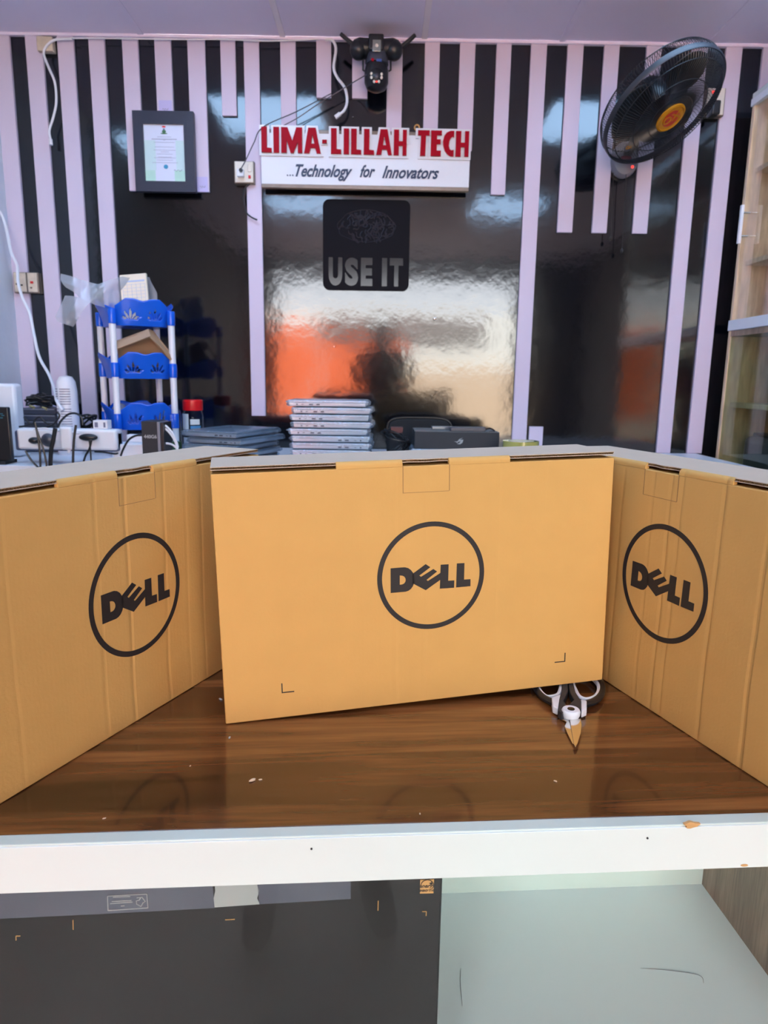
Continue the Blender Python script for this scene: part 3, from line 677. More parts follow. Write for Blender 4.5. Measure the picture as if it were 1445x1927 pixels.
# cable coil left of it
def coil(cx_, cy_, z0, r, nturn, thick, seed, rh=.035):
    pts = []; random.seed(seed)
    for i in range(int(nturn * 14)):
        a_ = 2 * PI * i / 14; pts.append((cx_ + r * (1 + .25 * math.sin(i * .37)) * math.cos(a_), cy_ + .8 * r * math.sin(a_), z0 + thick * 1.6 + .013 + rh * (.5 + .5 * math.sin(i * .231 + seed)) + .012 * math.sin(a_ * 1.3)))
    return MB().tube(spline(pts, 2), thick, 6)
c = P(745, 845, 2.66)
tag(build(coil(c.x, 2.70, DZ, .045, 7, .0038, 3, .10), 'cable_bundle', M['blackplastic']), 'loose coil of black cable on the desk left of the charcoal carton', 'cable')
o_ = MB().box((c.x - .02, 2.67, DZ + .115), (c.x + .025, 2.72, DZ + .135)); tag(build(o_, 'plug', mat('dark_red_plastic', (.10, .012, .015), .4)), 'dark red plug on top of the black cable coil', 'plug')
# black padded bag
l_ = P(728, 800, 3.0); r_ = P(850, 800, 3.0); tz = P(760, 785, 3.0).z
prof = []
for k in range(25):
    t_ = PI * k / 24; prof.append(((l_.x + r_.x) / 2 - (r_.x - l_.x) / 2 * (abs(math.cos(t_)) ** .45) * (1 if math.cos(t_) > 0 else -1), DZ + (tz - DZ) * (.55 + .45 * math.sin(t_) ** .5)))
prof = [(l_.x, DZ)] + prof + [(r_.x, DZ)]
bagb = thing('laptop_bag', 'black padded bag with rounded top standing against the glossy wall', 'bag', ((l_.x + r_.x) / 2, 3.03, DZ))
build(MB().prism(prof, 0, .09, Matrix(((1, 0, 0, 0), (0, 0, -1, 3.08), (0, 1, 0, 0), (0, 0, 0, 1)))), 'body', M['blackmatte'], bagb, bevel=.012)
build(MB().tube([(x, 2.992, z) for x, z in prof[1:-1]], .004, 6), 'piping', M['blackplastic'], bagb)
# tape roll on a low carton
tl = P(953, 834, 2.42); tr = P(1022, 834, 2.42); rr_ = (tr.x - tl.x) / 2; tc_ = (tl.x + tr.x) / 2; tz1 = P(988, 830, 2.48).z; th = .048
tp = thing('tape_roll', 'roll of yellowish clear packing tape lying flat behind the middle carton', 'tape', (tc_, 2.49, tz1 - th))
build(MB().lathe([(rr_ * .72, 0), (rr_, 0), (rr_, th), (rr_ * .72, th), (rr_ * .72, 0)], seg=48, cap=False), 'tape', M['tape'], tp, local=True, bevel=.0008)
build(MB().lathe([(rr_ * .69, 0), (rr_ * .715, 0), (rr_ * .715, th), (rr_ * .69, th), (rr_ * .69, 0)], seg=48, cap=False), 'core', M['tapecore'], tp, local=True)
o_ = thing('parcel', 'low brown carton under the packing tape roll on the desk', 'box', (tc_, 2.50, DZ))
build(MB().box((tc_ - .10, 2.425, DZ), (tc_ + .10, 2.58, tz1 - th - .0006)), 'body', M['brownbox'], o_, bevel=.002)

# ------------------------------------------------------------------ blue storage rack
FL = P(210, 590, 2.72); FR = P(321, 590, 2.80); BL = P(188, 610, 2.90); BR = P(295, 630, 2.98)
rk = thing('storage_rack', 'three-tier blue plastic storage rack with white posts on the back desk', 'rack', ((FL.x + BR.x) / 2, 2.85, DZ))
def tray(z0, zh, k):
    c0 = (V3((FL.x, FL.y, 0)) + V3((FR.x, FR.y, 0)) + V3((BL.x, BL.y, 0)) + V3((BR.x, BR.y, 0))) / 4
    u = (V3((FR.x, FR.y, 0)) - V3((FL.x, FL.y, 0))) / 2; v = (V3((BL.x, BL.y, 0)) - V3((FL.x, FL.y, 0))) / 2
    N_ = 288; rows = 22; vs = []; fs = []; uvs = []
    for j in range(rows + 1):
        h = j / rows
        for i in range(N_):
            t_ = 2 * PI * i / N_; cx_, sx_ = math.cos(t_), math.sin(t_)
            e = .55; px_ = abs(cx_) ** e * (1 if cx_ > 0 else -1); py_ = abs(sx_) ** e * (1 if sx_ > 0 else -1)
            fl_ = 1 + .16 * h * h + .06 * h
            end = max(0, abs(px_) - .93) / .07; mid = 1 - min(1, abs(px_))
            if abs(py_) > .8:      # front and back: double hump
                hh = .62 + .38 * abs(math.sin(PI * (px_ + 1.0) * 1.0)) ** .8 * 1.0 if abs(px_) < .98 else .62
                hh = .58 + .42 * max(0, min(1, (1 - abs(px_)) / .45)) * (1 - .22 * math.exp(-(px_ / .18) ** 2))
            else: hh = .58 + .40 * (1 - abs(py_) / .8) ** .7
            ext = 1 + (.26 * h * h if abs(py_) < .75 and abs(px_) > .8 else 0) * (1 - abs(py_) / .75) ** .5 if abs(py_) < .75 else 1
            q = c0 + u * (px_ * (1.0 + .05 * h) * ext) + v * (py_ * (1.0 + .22 * h)) ; q.z = z0 + zh * h * hh
            vs.append(q); uvs.append((px_, py_, h * hh))
    def hole(a_, h_, b_):      # leaf-shaped openings fanned in two groups on each long side
        if abs(b_) < .8: return False
        for cx_ in (-.40, .42):
            for an, ln in ((-52, .5), (-26, .8), (0, 1), (26, .8), (52, .5)):
                s_ = an / 52; x0_ = (a_ - cx_) * u.length; z0_ = (h_ - .12) * zh
                c_, sn = math.cos(math.radians(an)), math.sin(math.radians(an)); l_ = x0_ * sn + z0_ * c_; w2 = x0_ * c_ - z0_ * sn
                L1_ = zh * (.10 + .10 * (1 - ln)); L2_ = L1_ + zh * .42 * ln
                if L1_ < l_ < L2_ and abs(w2) < .0042 * math.sin(PI * (l_ - L1_) / (L2_ - L1_)) ** .7: return True
        return False
    for j in range(rows):
        for i in range(N_):
            A_, B_ = uvs[j * N_ + i], uvs[(j + 1) * N_ + (i + 1) % N_]
            if hole((A_[0] + B_[0]) / 2, (A_[2] + B_[2]) / 2, (A_[1] + B_[1]) / 2): continue
            fs.append((j * N_ + i, j * N_ + (i + 1) % N_, (j + 1) * N_ + (i + 1) % N_, (j + 1) * N_ + i))
    fs.append(tuple(range(N_ - 1, -1, -1)))
    me = bpy.data.meshes.new('tray'); o = bpy.data.objects.new('tray', me); COL.objects.link(o); o.parent = rk
    iv = WM(rk).inverted(); me.from_pydata([tuple(iv @ q) for q in vs], [], fs); me.update(); finish(me, o, M['blue'], True, 0, 0, .0035)
    return o
T1 = (P(262, 613, 2.76).z, P(250, 563, 2.76).z); T2 = (P(262, 712, 2.76).z, P(250, 663, 2.76).z); T3 = (P(262, 808, 2.76).z, P(250, 757, 2.76).z)
for k, (z0, z1) in enumerate((T1, T2, T3)): tray(z0, z1 - z0, k)
for i, (c, top) in enumerate(((FL, P(210, 584, 2.72).z), (FR, P(321, 588, 2.80).z), (BL, P(188, 600, 2.9).z), (BR, P(295, 600, 2.98).z))):
    pr = [(.030, 0), (.028, .01), (.016, .045), (.0125, .06), (.0125, T3[0] - DZ), (.0125, top - DZ - .004), (.009, top - DZ)]
    ps = build(MB().lathe(pr, Matrix.Translation((c.x, c.y, DZ)), 20), 'post', M['whiteplastic'], rk)
    for z0, z1 in (T1, T2, T3): build(MB().lathe([(.0145, 0), (.0155, .004), (.0155, (z1 - z0) * .52), (.0145, (z1 - z0) * .55)], Matrix.Translation((c.x, c.y, z0 + .004)), 20), 'collar', M['blue'], ps)
rc_ = (V3((FL.x, FL.y, 0)) + V3((BR.x, BR.y, 0))) / 2
# note pad on the top tray
a = P(225, 522, 2.78); b = P(275, 518, 2.78); lw = (b - a).length; T = face(P(253, 556, 2.78), (b - a), V3((.05, .16, 1)))
pad = thing('calendar_pad', 'cream calendar notepad standing in the top tray of the blue rack', 'notepad', mtx=T @ Matrix.Rotation(-PI / 2, 4, 'X'))
def Lp(mb): return MB().add([pad.matrix_basis.inverted() @ (T @ q) for q in mb.v], mb.f)
build(Lp(MB().box((-lw / 2, -.09, -.012), (lw / 2, .082, 0))), 'pages', M['notepad'], pad, local=True, bevel=.001)
g_ = MB()
for i in range(7): g_.box((-lw * .42, .042 - i * .013, 0), (lw * .42, .0428 - i * .013, .0006))
for i in range(6): g_.box((-lw * .42 + i * lw * .168, -.04, 0), (-lw * .42 + .0008 + i * lw * .168, .045, .0006))
build(Lp(g_), 'printed_grid', M['paleblue'], pad, local=True, smooth=False)
build(Lp(MB().box((-lw * .42, .052, 0), (lw * .42, .058, .0006))), 'printed_heading', M['paleblue'], pad, local=True, smooth=False)
# plastic bag hanging over the top tray
def sheet(ctrl, Y0, m, seed, nu=26, nv=18, amp=.012):
    rows = [[V3(p) for p in r] for r in ctrl]
    def fn(s_, t_):
        a_ = t_ * (len(rows) - 1); i = min(int(a_), len(rows) - 2); f_ = a_ - i
        def ev(r):
            b_ = s_ * (len(r) - 1); j = min(int(b_), len(r) - 2); g = b_ - j; g = g * g * (3 - 2 * g); return r[j].lerp(r[j + 1], g)
        q = ev(rows[i]).lerp(ev(rows[i + 1]), f_)
        return q + V3((noise.noise(q * 14 + V3((seed, 0, 0))), 1.8 * noise.noise(q * 11 + V3((0, seed, 0))), noise.noise(q * 14 + V3((0, 0, seed))))) * amp
    return MB().grid(fn, nu, nv)
px = lambda x, y, Y: tuple(P(x, y, Y))
s1 = sheet([[px(116, 512, 2.74), px(150, 522, 2.72), px(185, 530, 2.74), px(232, 520, 2.78), px(285, 522, 2.84), px(298, 552, 2.86)],
            [px(118, 525, 2.72), px(150, 545, 2.70), px(180, 560, 2.72), px(215, 552, 2.78), px(275, 545, 2.84), px(300, 570, 2.86)],
            [px(125, 540, 2.71), px(150, 565, 2.69), px(172, 572, 2.70), px(212, 582, 2.78), px(270, 585, 2.84), px(303, 590, 2.86)]], 0, None, 2)
s2 = sheet([[px(120, 558, 2.70), px(145, 560, 2.69), px(172, 570, 2.69)], [px(112, 580, 2.69), px(135, 585, 2.67), px(160, 585, 2.68)],
            [px(105, 596, 2.68), px(125, 600, 2.67), px(150, 600, 2.67)], [px(110, 606, 2.68), px(125, 612, 2.67), px(137, 616, 2.68)]], 0, None, 5, 16, 14, .008)
bg = thing('plastic_bag', 'milky translucent plastic bag draped over the left of the top blue tray', 'bag', P(180, 600, 2.74))
build(s1, 'bag_body', M['bag'], bg); build(s2, 'bag_corner', M['bag'], bg)
# open brown box in the middle tray
bxp = thing('open_carton', 'small open brown carton leaning in the middle tray of the blue rack', 'box', P(262, 695, 2.80))
def slab(pl, th, name, m, par, bev=.0015):
    q = [P(*p) for p in pl]; nrm = (q[1] - q[0]).cross(q[2] - q[1]).normalized() * th; nn = len(q)
    return build(MB().add(q + [v_ + nrm for v_ in q], [tuple(range(nn)), tuple(range(2 * nn - 1, nn - 1, -1))] + [(i, (i + 1) % nn, nn + (i + 1) % nn, nn + i) for i in range(nn)]), name, m, par, smooth=False)
slab([(222, 668, 2.80), (318, 676, 2.86), (300, 645, 2.84), (278, 622, 2.82), (220, 645, 2.80)], .003, 'side_flap', M['brownbox'], bxp)
slab([(219, 641, 2.76), (279, 619, 2.77), (283, 632, 2.73), (220, 656, 2.72)], .003, 'top_flap', mat('paler_brown_carton', (.42, .27, .17), .8), bxp)
slab([(279, 619, 2.77), (288, 622, 2.80), (328, 672, 2.80), (321, 678, 2.78), (300, 650, 2.75), (276, 630, 2.74)], .003, 'end_flap', M['brownbox'], bxp)
c0 = V3(((FL.x + BR.x) / 2, 2.85, 0))
slab([(225, 690, 2.80), (300, 690, 2.86), (318, 676, 2.86), (222, 668, 2.80)], .003, 'wall', M['brownbox'], bxp)
# odds and ends in the trays
tag(build(MB().ball((c0.x - .07, 2.82, T3[0] + .055), (.035, .03, .045)), 'crumpled_film', M['bag']), 'crumpled clear wrapper in the lowest blue tray', 'wrapper')
tag(build(MB().lathe([(.02, 0), (.022, .005), (.022, .07), (.01, .085), (.01, .1)], Matrix.Translation((c0.x + .07, 2.90, T3[0] + .006))), 'small_bottle', M['bag']), 'small translucent bottle at the back of the lowest blue tray', 'bottle')
tag(build(MB().box((c0.x - .08, 2.80, T2[0] + .006), (c0.x + .06, 2.88, T2[0] + .026), Matrix.Identity(4)), 'yellow_packet', mat('yellow_packet', (.55, .50, .12), .5)), 'flat yellow packet in the middle blue tray', 'packet')
tag(build(MB().box((c0.x - .06, 2.80, T1[0] + .006), (c0.x + .05, 2.87, T1[0] + .05)), 'white_packet', M['jarwhite']), 'white packet behind the cut-outs of the top blue tray', 'packet')

# ------------------------------------------------------------------ left end of the desk
# tower heater
c = P(130, 800, 2.80); z1 = P(127, 706, 2.80).z
th_ = thing('tower_fan', 'white rounded tower fan with horizontal vent slots on the left of the desk', 'fan', (c.x, 2.80, DZ))
hh = z1 - DZ; wdt = .047
build(MB().lathe([(wdt * .95, 0), (wdt, .01), (wdt, hh * .12), (wdt * .88, hh * .3), (wdt * .84, hh * .8), (wdt * .74, hh * .92), (wdt * .5, hh * .98), (0, hh)], seg=36), 'body', M['whiteplastic'], th_, local=True)
vt = MB()
for i in range(20):
    if 12 <= i <= 12: continue
    z = hh * (.24 + .62 * i / 20); r_ = wdt * (.88 if z < hh * .4 else .855) + .0006
    for a0, a1 in ((-2.55, -2.1), (-1.85, -.85)):
        vt.tube([(r_ * math.cos(a_), r_ * math.sin(a_), z) for a_ in [a0 + (a1 - a0) * k / 8 for k in range(9)]], .0014, 6)
build(vt, 'vent_slots', M['greyink'], th_, local=True)
build(MB().ball((.0, -wdt * .93, hh * .16), (.022, .006, .014)), 'control_panel', M['whiteplastic'], th_, local=True)
# stacked black devices with cables
a = P(36, 800, 2.86); b = P(106, 800, 2.86)
for i, (y0, y1, lbx) in enumerate(((806, 792, 'lowest of the black slim devices stacked beside the tower fan'), (792, 780, 'middle one of the black slim devices stacked beside the tower fan'), (780, 768, 'topmost of the black slim devices stacked beside the tower fan'))):
    z0 = P(70, y0, 2.86).z; zt_ = P(70, y1, 2.86).z
    if i == 0: z0 = DZ
    t = thing('network_recorder', lbx, 'device', ((a.x + b.x) / 2, 2.86, z0), group='black slim devices in a stack')
    build(MB().box((a.x, 2.86, z0 + .0005), (b.x, 3.04, zt_ - .0005)), 'case', M['grime'], t, bevel=.002)
    build(MB().box((a.x + .004, 2.858, zt_ - .007), (b.x - .004, 2.8605, zt_ - .003)), 'front_strip', M['greyhub'], t)
ztop = P(70, 768, 2.86).z
random.seed(11)
mb = MB(); pts = []
for i in range(46):
    t_ = i / 46; pts.append((P(72 + 26 * math.sin(i * 1.9), 760, 2.9).x, 2.93 + .035 * math.cos(i * 2.3), ztop + .006 + .055 * abs(math.sin(i * .9)) * (1 - abs(math.sin(i * 1.9)) * .5)))
mb.tube(spline(pts, 4), .0040, 6)
tag(build(mb, 'cable_bundle', M['blackplastic']), 'tangle of black leads on top of the stacked slim devices', 'cable')
for i, (x, y) in enumerate(((62, 764), (86, 767))):
    q = P(x, y, 2.87); tag(build(MB().cyl(q + V3((-.012, 0, 0)), q + V3((.010, -.012, -.006)), .0055, 12), 'cable_plug', mat('brass_yellow_%d' % i, (.42, .36, .16), .4, metal=.3)), ['yellow connector hanging left in the black tangle', 'yellow connector hanging right in the black tangle'][i], 'plug')
# dark clutter behind fan
q = P(160, 800, 3.02)
tag(build(coil(q.x, 3.04, DZ, .035, 9, .0045, 8, .12), 'cable_bundle', M['blackplastic']), 'dark heap of cable between the tower fan and the blue rack', 'cable')
# white case at the far left
a = P(-40, 800, 2.66); b = P(33, 800, 2.66); z1 = P(15, 722, 2.66).z
wc = thing('white_monitor', 'white plastic monitor cut off by the left edge of the photo', 'monitor', ((a.x + b.x) / 2, 2.66, DZ))
build(MB().box((max(a.x, XL + .01), 2.66, DZ + .004), (b.x, 2.72, z1)), 'casing', M['whiteplastic'], wc, bevel=.012)
build(MB().box((max(a.x, XL + .01) + .03, 2.655, DZ), (b.x - .03, 2.80, DZ + .004)), 'foot', M['whiteplastic'], wc)
# black monitor edge in front
a = P(-80, 820, 2.35); b = P(20, 820, 2.35); z1 = P(5, 766, 2.35).z
bm_ = thing('black_screen', 'black screen with a faint blue mark at the far left edge', 'monitor', ((a.x + b.x) / 2, 2.47, DZ))
a2 = P(-80, 820, 2.45); b2 = P(19, 820, 2.45); z2 = P(5, 766, 2.45).z
build(MB().box((max(a2.x, XL + .005), 2.45, DZ + .012), (b2.x, 2.468, z2)), 'screen', M['blackplastic'], bm_, bevel=.004)
build(MB().box((max(a2.x, XL + .005) + .02, 2.44, DZ), (b2.x - .02, 2.52, DZ + .012)), 'base', M['blackmatte'], bm_)
q = P(3, 783, 2.449); mk = MB()
for dx, dz, w_ in ((-.002, .008, .012), (.004, .002, .010), (-.004, -.006, .014)): mk.box((q.x + dx - w_ / 2, 2.4492, q.z + dz - .0014), (q.x + dx + w_ / 2, 2.4502, q.z + dz + .0014))
build(mk, 'blue_mark', mat('dim_blue_marks', (.03, .16, .24), .5), bm_, smooth=False)
# power strip: white with rounded body, tilted up
a = P(33, 845, 2.50); b = P(222, 838, 2.50); zt_ = P(128, 807, 2.50).z; zb_ = P(128, 850, 2.50).z
ln = (b - a).length
Tm = Matrix.Translation(((a.x + b.x) / 2, 2.50, DZ)) @ Matrix.Rotation(math.atan2((b - a).z * .3, (b - a).x), 4, 'Y').inverted()
Tm = Matrix.Translation(((a.x + b.x) / 2, 2.50, max(DZ, zb_) + .002))
ps = thing('power_strip', 'long white extension socket full of black plugs at the left of the desk', 'power strip', mtx=Tm)
ht = zt_ - max(DZ, zb_) - .002
build(MB().box((-ln / 2 - .006, -.004, 0), (ln / 2, .05, ht * .9)), 'housing', mat('dark_blue_grey_plastic', (.07, .09, .16), .4), ps, local=True, bevel=.008)
build(MB().box((-ln / 2 + .008, -.013, .006), (ln / 2, .045, ht)), 'top_cover', M['whiteplastic'], ps, local=True, bevel=.009)
def onstrip(px_, py_, r_, m, name, lbl, cat='plug', Y=2.470):
    q = P(px_, py_, Y); mb_ = MB(); mb_.ball(q, (r_[0], .014, r_[1]), None, 16, 10); o__ = build(mb_, name, m); tag(o__, lbl, cat, 'plugs in the white extension socket'); return o__
onstrip(64, 829, (.020, .012), M['blackplastic'], 'power_plug', 'small angular black plug at the left of the white extension socket')
onstrip(90, 828, (.024, .024), M['grime'], 'power_plug', 'large dark grey plug second from the left in the extension socket')
onstrip(166, 823, (.034, .013), M['blackplastic'], 'power_plug', 'flat black plug at the right of the white extension socket')
q = P(126, 824, 2.46); ch = thing('phone_charger', 'white phone charger plugged into the extension socket, cable below', 'charger', q)
build(MB().box((-.019, -.018, -.042), (.023, .012, .040)), 'body', M['whiteplastic'], ch, local=True, bevel=.008)
build(MB().cyl((.004, 0, -.054), (.004, 0, -.040), .006, 12), 'cable_collar', M['whiteplastic'], ch, local=True)
# leads in front of the strip
def cable(pts, r, m, name, lbl, Y=None, n_=8, group=None, cat='cable', seg=8):
    pp = [P(p[0], p[1], p[2] if len(p) > 2 else Y) for p in pts]
    return tag(build(MB().tube(spline(pp, n_), r, seg), name, m), lbl, cat, group)
LEADS = 'black leads hanging in front of the desk'
cable([(48, 848), (56, 862), (66, 874), (82, 888), (96, 905)], .0036, M['blackplastic'], 'cable', 'black lead curving down to the right from the left of the extension socket', 2.40, group=LEADS)
cable([(66, 795), (70, 815), (75, 850), (76, 880), (77, 900)], .0038, M['blackplastic'], 'cable', 'straight black lead crossing the left end of the extension socket', 2.40, group=LEADS)
cable([(70, 812), (78, 835), (84, 855), (88, 880), (88, 905)], .0036, M['blackplastic'], 'cable', 'black lead running beside the straight one over the extension socket', 2.395, group=LEADS)
cable([(104, 806), (100, 830), (96, 850), (94, 905)], .0075, M['blackmatte'], 'cable', 'thick black lead below the large grey plug', 2.40, group=LEADS)
cable([(143, 800), (140, 820), (138, 845), (137, 900)], .0044, M['blackplastic'], 'cable', 'black lead hanging right of the white phone charger', 2.40, group=LEADS)
cable([(172, 828), (168, 845), (160, 860), (152, 890)], .0036, M['blackplastic'], 'cable', 'black lead slanting down left from the flat plug', 2.40, group=LEADS)
cable([(168, 828), (170, 845), (171, 860), (172, 890)], .0028, M['blackplastic'], 'cable', 'thin black lead hanging straight down from the flat plug', 2.405, group=LEADS)
cable([(108, 806), (115, 792), (128, 780), (142, 778), (153, 785), (156, 800)], .0040, M['blackplastic'], 'cable', 'black lead arching over the foot of the tower fan', 2.56)
cable([(62, 808), (85, 806), (105, 810), (130, 812), (150, 816)], .0030, M['whiteplastic'], 'cable', 'white lead lying along the extension socket', 2.455)
cable([(178, 850), (195, 851), (215, 854), (222, 853)], .0032, M['blackplastic'], 'cable', 'short black lead lying on the desk right of the extension socket', 2.50)
cable([(227, 858), (232, 845), (242, 828), (255, 820), (268, 819)], .0038, M['blackplastic'], 'cable', 'black lead arching up into the black adapter box', 2.47)
cable([(36, 803), (45, 802), (58, 799), (80, 805), (98, 800), (108, 790), (112, 782), (108, 775)], .0035, M['blackplastic'], 'cable', 'black lead looping in front of the stacked slim devices', 2.60)
cable([(45, 785), (60, 800), (66, 790), (75, 785), (88, 797), (104, 803)], .0035, M['blackplastic'], 'cable', 'second black lead crossing the stacked slim devices', 2.62)
cable([(-4, 395, 3.12), (5, 408, 3.12), (14, 440, 3.12), (21, 475, 3.10), (32, 500, 3.08), (34, 530, 3.05), (42, 560, 3.04), (56, 590, 3.02), (64, 630, 3.0), (74, 672, 2.98), (92, 705, 2.94), (103, 735, 2.86), (107, 755, 2.76), (118, 772, 2.74)],
      .0062, M['whiteplastic'], 'cable', 'thick white cable snaking down the left wall to the desk', n_=8)
cable([(136, 73), (107, 74), (92, 82), (83, 95), (84, 108), (93, 130), (103, 155), (106, 190), (101, 218), (93, 245), (95, 262)], .0050, M['whiteplastic'], 'cable', 'white cable hanging in a curve from the ceiling at the far left', 3.16)
cable([(95, 262), (96, 273)], .008, M['whiteplastic'], 'cable_connector', 'white connector at the end of the hanging cable at the far left', 3.16, cat='plug')
cable([(612, 75), (625, 76), (632, 92), (628, 126), (634, 145), (649, 166), (653, 190), (648, 207), (638, 216)], .0058, M['whiteplastic'], 'cable', 'white cable hanging from the ceiling left of the security camera', 3.14)
cable([(640, 214), (631, 221)], .009, M['whiteplastic'], 'cable_connector', 'white connector at the end of the cable beside the security camera', 3.14, cat='plug')
cable([(136, 72), (200, 72), (330, 74), (420, 74), (500, 77), (600, 74)], .003, M['whiteplastic'], 'cable', 'thin white cable running along the top of the striped wall', 3.165)
cable([(623, 176), (560, 209), (495, 239), (478, 268), (463, 300), (453, 318)], .0022, M['grime'], 'cable', 'thin dark wire slanting down to the socket left of the sign', 3.13)
cable([(690, 140, 3.0), (660, 158, 3.12), (600, 195, 3.14), (560, 222, 3.15), (530, 238, 3.15)], .0020, M['grime'], 'cable', 'thin dark wire slanting left from the security camera', n_=8)
cable([(470, 346), (461, 355), (458, 372), (463, 398), (472, 408), (484, 414)], .0034, M['blackplastic'], 'cable', 'frayed black cable hanging below the socket left of the sign', 3.17)
# small box on the strip, white adapter, funnel foot is rack's
q = P(192, 806, 2.52); mb = MB().box((-.026, 0, 0), (.026, .04, .031))
o_ = thing('small_white_box', 'small white box with dark windows on the right of the extension socket', 'box', (q.x, 2.505, zt_ + .0005))
build(mb, 'case', M['whiteplastic'], o_, local=True, bevel=.002)
build(MB().box((-.020, -.0008, .006), (-.008, .001, .024)), 'window', M['greyink'], o_, local=True); build(MB().box((.012, -.0008, .006), (.019, .001, .024)), 'window', M['greyink'], o_, local=True)
a = P(224, 850, 2.52); b = P(268, 850, 2.52); z0 = DZ
ro = thing('white_router', 'white router lying on the desk left of the black adapter box', 'router', ((a.x + b.x) / 2, 2.52, z0))
z1_ = P(240, 836, 2.52).z; z2_ = P(240, 817, 2.62).z
build(MB().box((a.x - .02, 2.52, z0), (b.x + .01, 2.64, z1_)), 'base', M['whiteplastic'], ro, bevel=.004)
build(MB().box((a.x, 2.60, z1_ + .0002), (b.x, 2.635, z2_)), 'upright_section', M['whiteplastic'], ro, bevel=.004)
# black adapter box 440G6
a = P(267, 830, 2.44); b = P(298, 830, 2.44); z1_ = P(283, 793, 2.44).z
ad = thing('docking_box', 'upright black box marked 440G6 standing beside the blue rack', 'box', ((a.x + b.x) / 2, 2.44, DZ))
build(MB().box((a.x, 2.44, DZ), (b.x, 2.54, z1_)), 'case', M['charcoal'], ad, bevel=.002)
build(MB().box((b.x - .002, 2.4385, DZ), (b.x + .007, 2.54, z1_ - .002)), 'side_frame', M['greyhub'], ad, bevel=.001)
build(MB().box((b.x + .0072, 2.445, DZ), (b.x + .018, 2.54, z1_ - .004)), 'port_panel', M['blackplastic'], ad, bevel=.001)
q = P(283, 822, 2.44); T = face((q.x, 2.4392, q.z), (1, 0, 0), (0, 0, 1))
build(text('440G6', .0165, .0004, T, offset=.0006, sx=1.0), 'printed_text', M['whiteink'], ad, smooth=False)
for i, y in enumerate((800, 806, 833)):
    cable([(302, y), (311, y + 1), (322, y + 12 if i < 2 else y + 3), (330, y + 26 if i < 2 else y + 8), (335, y + 42 if i < 2 else y + 15)], .0040, M['whiteplastic'], 'cable', ['uppermost white lead plugged into the black adapter box', 'second white lead plugged into the black adapter box', 'lowest white lead beside the black adapter box'][i], 2.47, group='white leads of the black adapter box')
# cyan folder
T = Matrix.Translation(P(325, 832, 2.58)) @ Matrix.Rotation(.35, 4, 'Y')
q = P(322, 840, 2.60)
o_ = build(MB().box((-.045, -.03, 0), (.045, .05, .012), Matrix.Translation((q.x, 2.62, DZ + .018)) @ Matrix.Rotation(.45, 4, 'Y')), 'cyan_case', M['cyan'], bevel=.002)
tag(o_, 'bright cyan plastic case leaning behind the white leads', 'case')
# jars
def jar(px_, Y, r_, ztop_px, lid, name, lb, contents):
    c = P(px_, 800, Y); zt = P(px_, ztop_px, Y).z; h = zt - DZ
    t = thing(name, lb, 'jar', (c.x, Y, DZ))
    lh = h * .2 if lid else 0
    build(MB().lathe([(0, 0), (r_ * .95, 0), (r_, .008), (r_, h - lh - .02), (r_ * .88, h - lh - .004), (r_ * .86, h - lh)], seg=36, cap=False), 'glass', M['glass'], t, local=True)
    if lid: build(MB().lathe([(r_ * .92, h - lh), (r_ * .94, h - lh + .004), (r_ * .94, h - .004), (r_ * .86, h), (0, h)], seg=36), 'lid', lid, t, local=True)
    for z0_, z1__, a0, a1, m in contents:
        mb_ = MB(); rr2 = r_ * 1.008 if a1 - a0 < 6 else r_ * .9
        if a1 - a0 > 6: mb_.lathe([(rr2, z0_ * h), (rr2, z1__ * h)], seg=28)
        else: mb_.grid(lambda s_, t_: (rr2 * math.cos(a0 + (a1 - a0) * s_), rr2 * math.sin(a0 + (a1 - a0) * s_), h * (z0_ + (z1__ - z0_) * t_)), 12, 1)
        build(mb_, 'label_band' if a1 - a0 < 6 else 'contents', m, t, local=True)
    return t
jar(364, 2.93, .044, 752, M['redcap'], 'plastic_jar', 'clear jar with bright red lid and blue label beside the blue rack', [(.45, .74, -2.6, -1.75, M['jarwhite']), (.30, .52, -1.6, -.6, M['jarblue']), (.16, .30, -2.5, -1.3, M['jarwhite']), (.54, .64, -1.6, -.7, M['jarwhite']), (.02, .24, 0, 6.28, M['jarblue'])])
jar(324, 2.68, .036, 772, None, 'glass_jar', 'open clear glass jar with green contents left of the red-lidded jar', [(.04, .36, 0, 6.28, M['greenliq'])])

# ------------------------------------------------------------------ sockets
def plate(pxa, pxb, Y, m, name, label, th=.018):
    a = P(*pxa, Y); b = P(*pxb, Y); c = (a + b) / 2
    t = thing(name, label, 'socket', (c.x, YW, c.z - abs(a.z - b.z) / 2))
    build(MB().box((a.x, Y, min(a.z, b.z)), (b.x, YW - .001, max(a.z, b.z))), 'back_box', M['bronze'], t, bevel=.002)
    build(MB().box((a.x + .004, Y - .006, min(a.z, b.z) + .004), (b.x - .004, Y + .001, max(a.z, b.z) - .002)), 'faceplate', m, t, bevel=.003)
    return t, a, b
t, a, b = plate((440, 303), (479, 346), 3.165, M['ivory'], 'wall_socket', 'ivory wall socket with plug just left of the sign')
q = P(453, 325, 3.15); build(MB().box((q.x - .014, 3.135, q.z - .018), (q.x + .014, 3.160, q.z + .012)), 'plug', M['whiteplastic'], t, bevel=.003)
q = P(453, 320, 3.13); build(MB().cyl((q.x, 3.128, q.z), (q.x, 3.137, q.z), .008, 12), 'plug_hole', M['blackplastic'], t)
q = P(469, 332, 3.15); build(MB().box((q.x - .005, 3.155, q.z - .006), (q.x + .005, 3.160, q.z + .006)), 'switch_light', M['redcap'], t)
q = P(469, 315, 3.15); build(MB().box((q.x - .008, 3.155, q.z - .016), (q.x + .008, 3.161, q.z + .014)), 'switch', M['ivory'], t, bevel=.002)
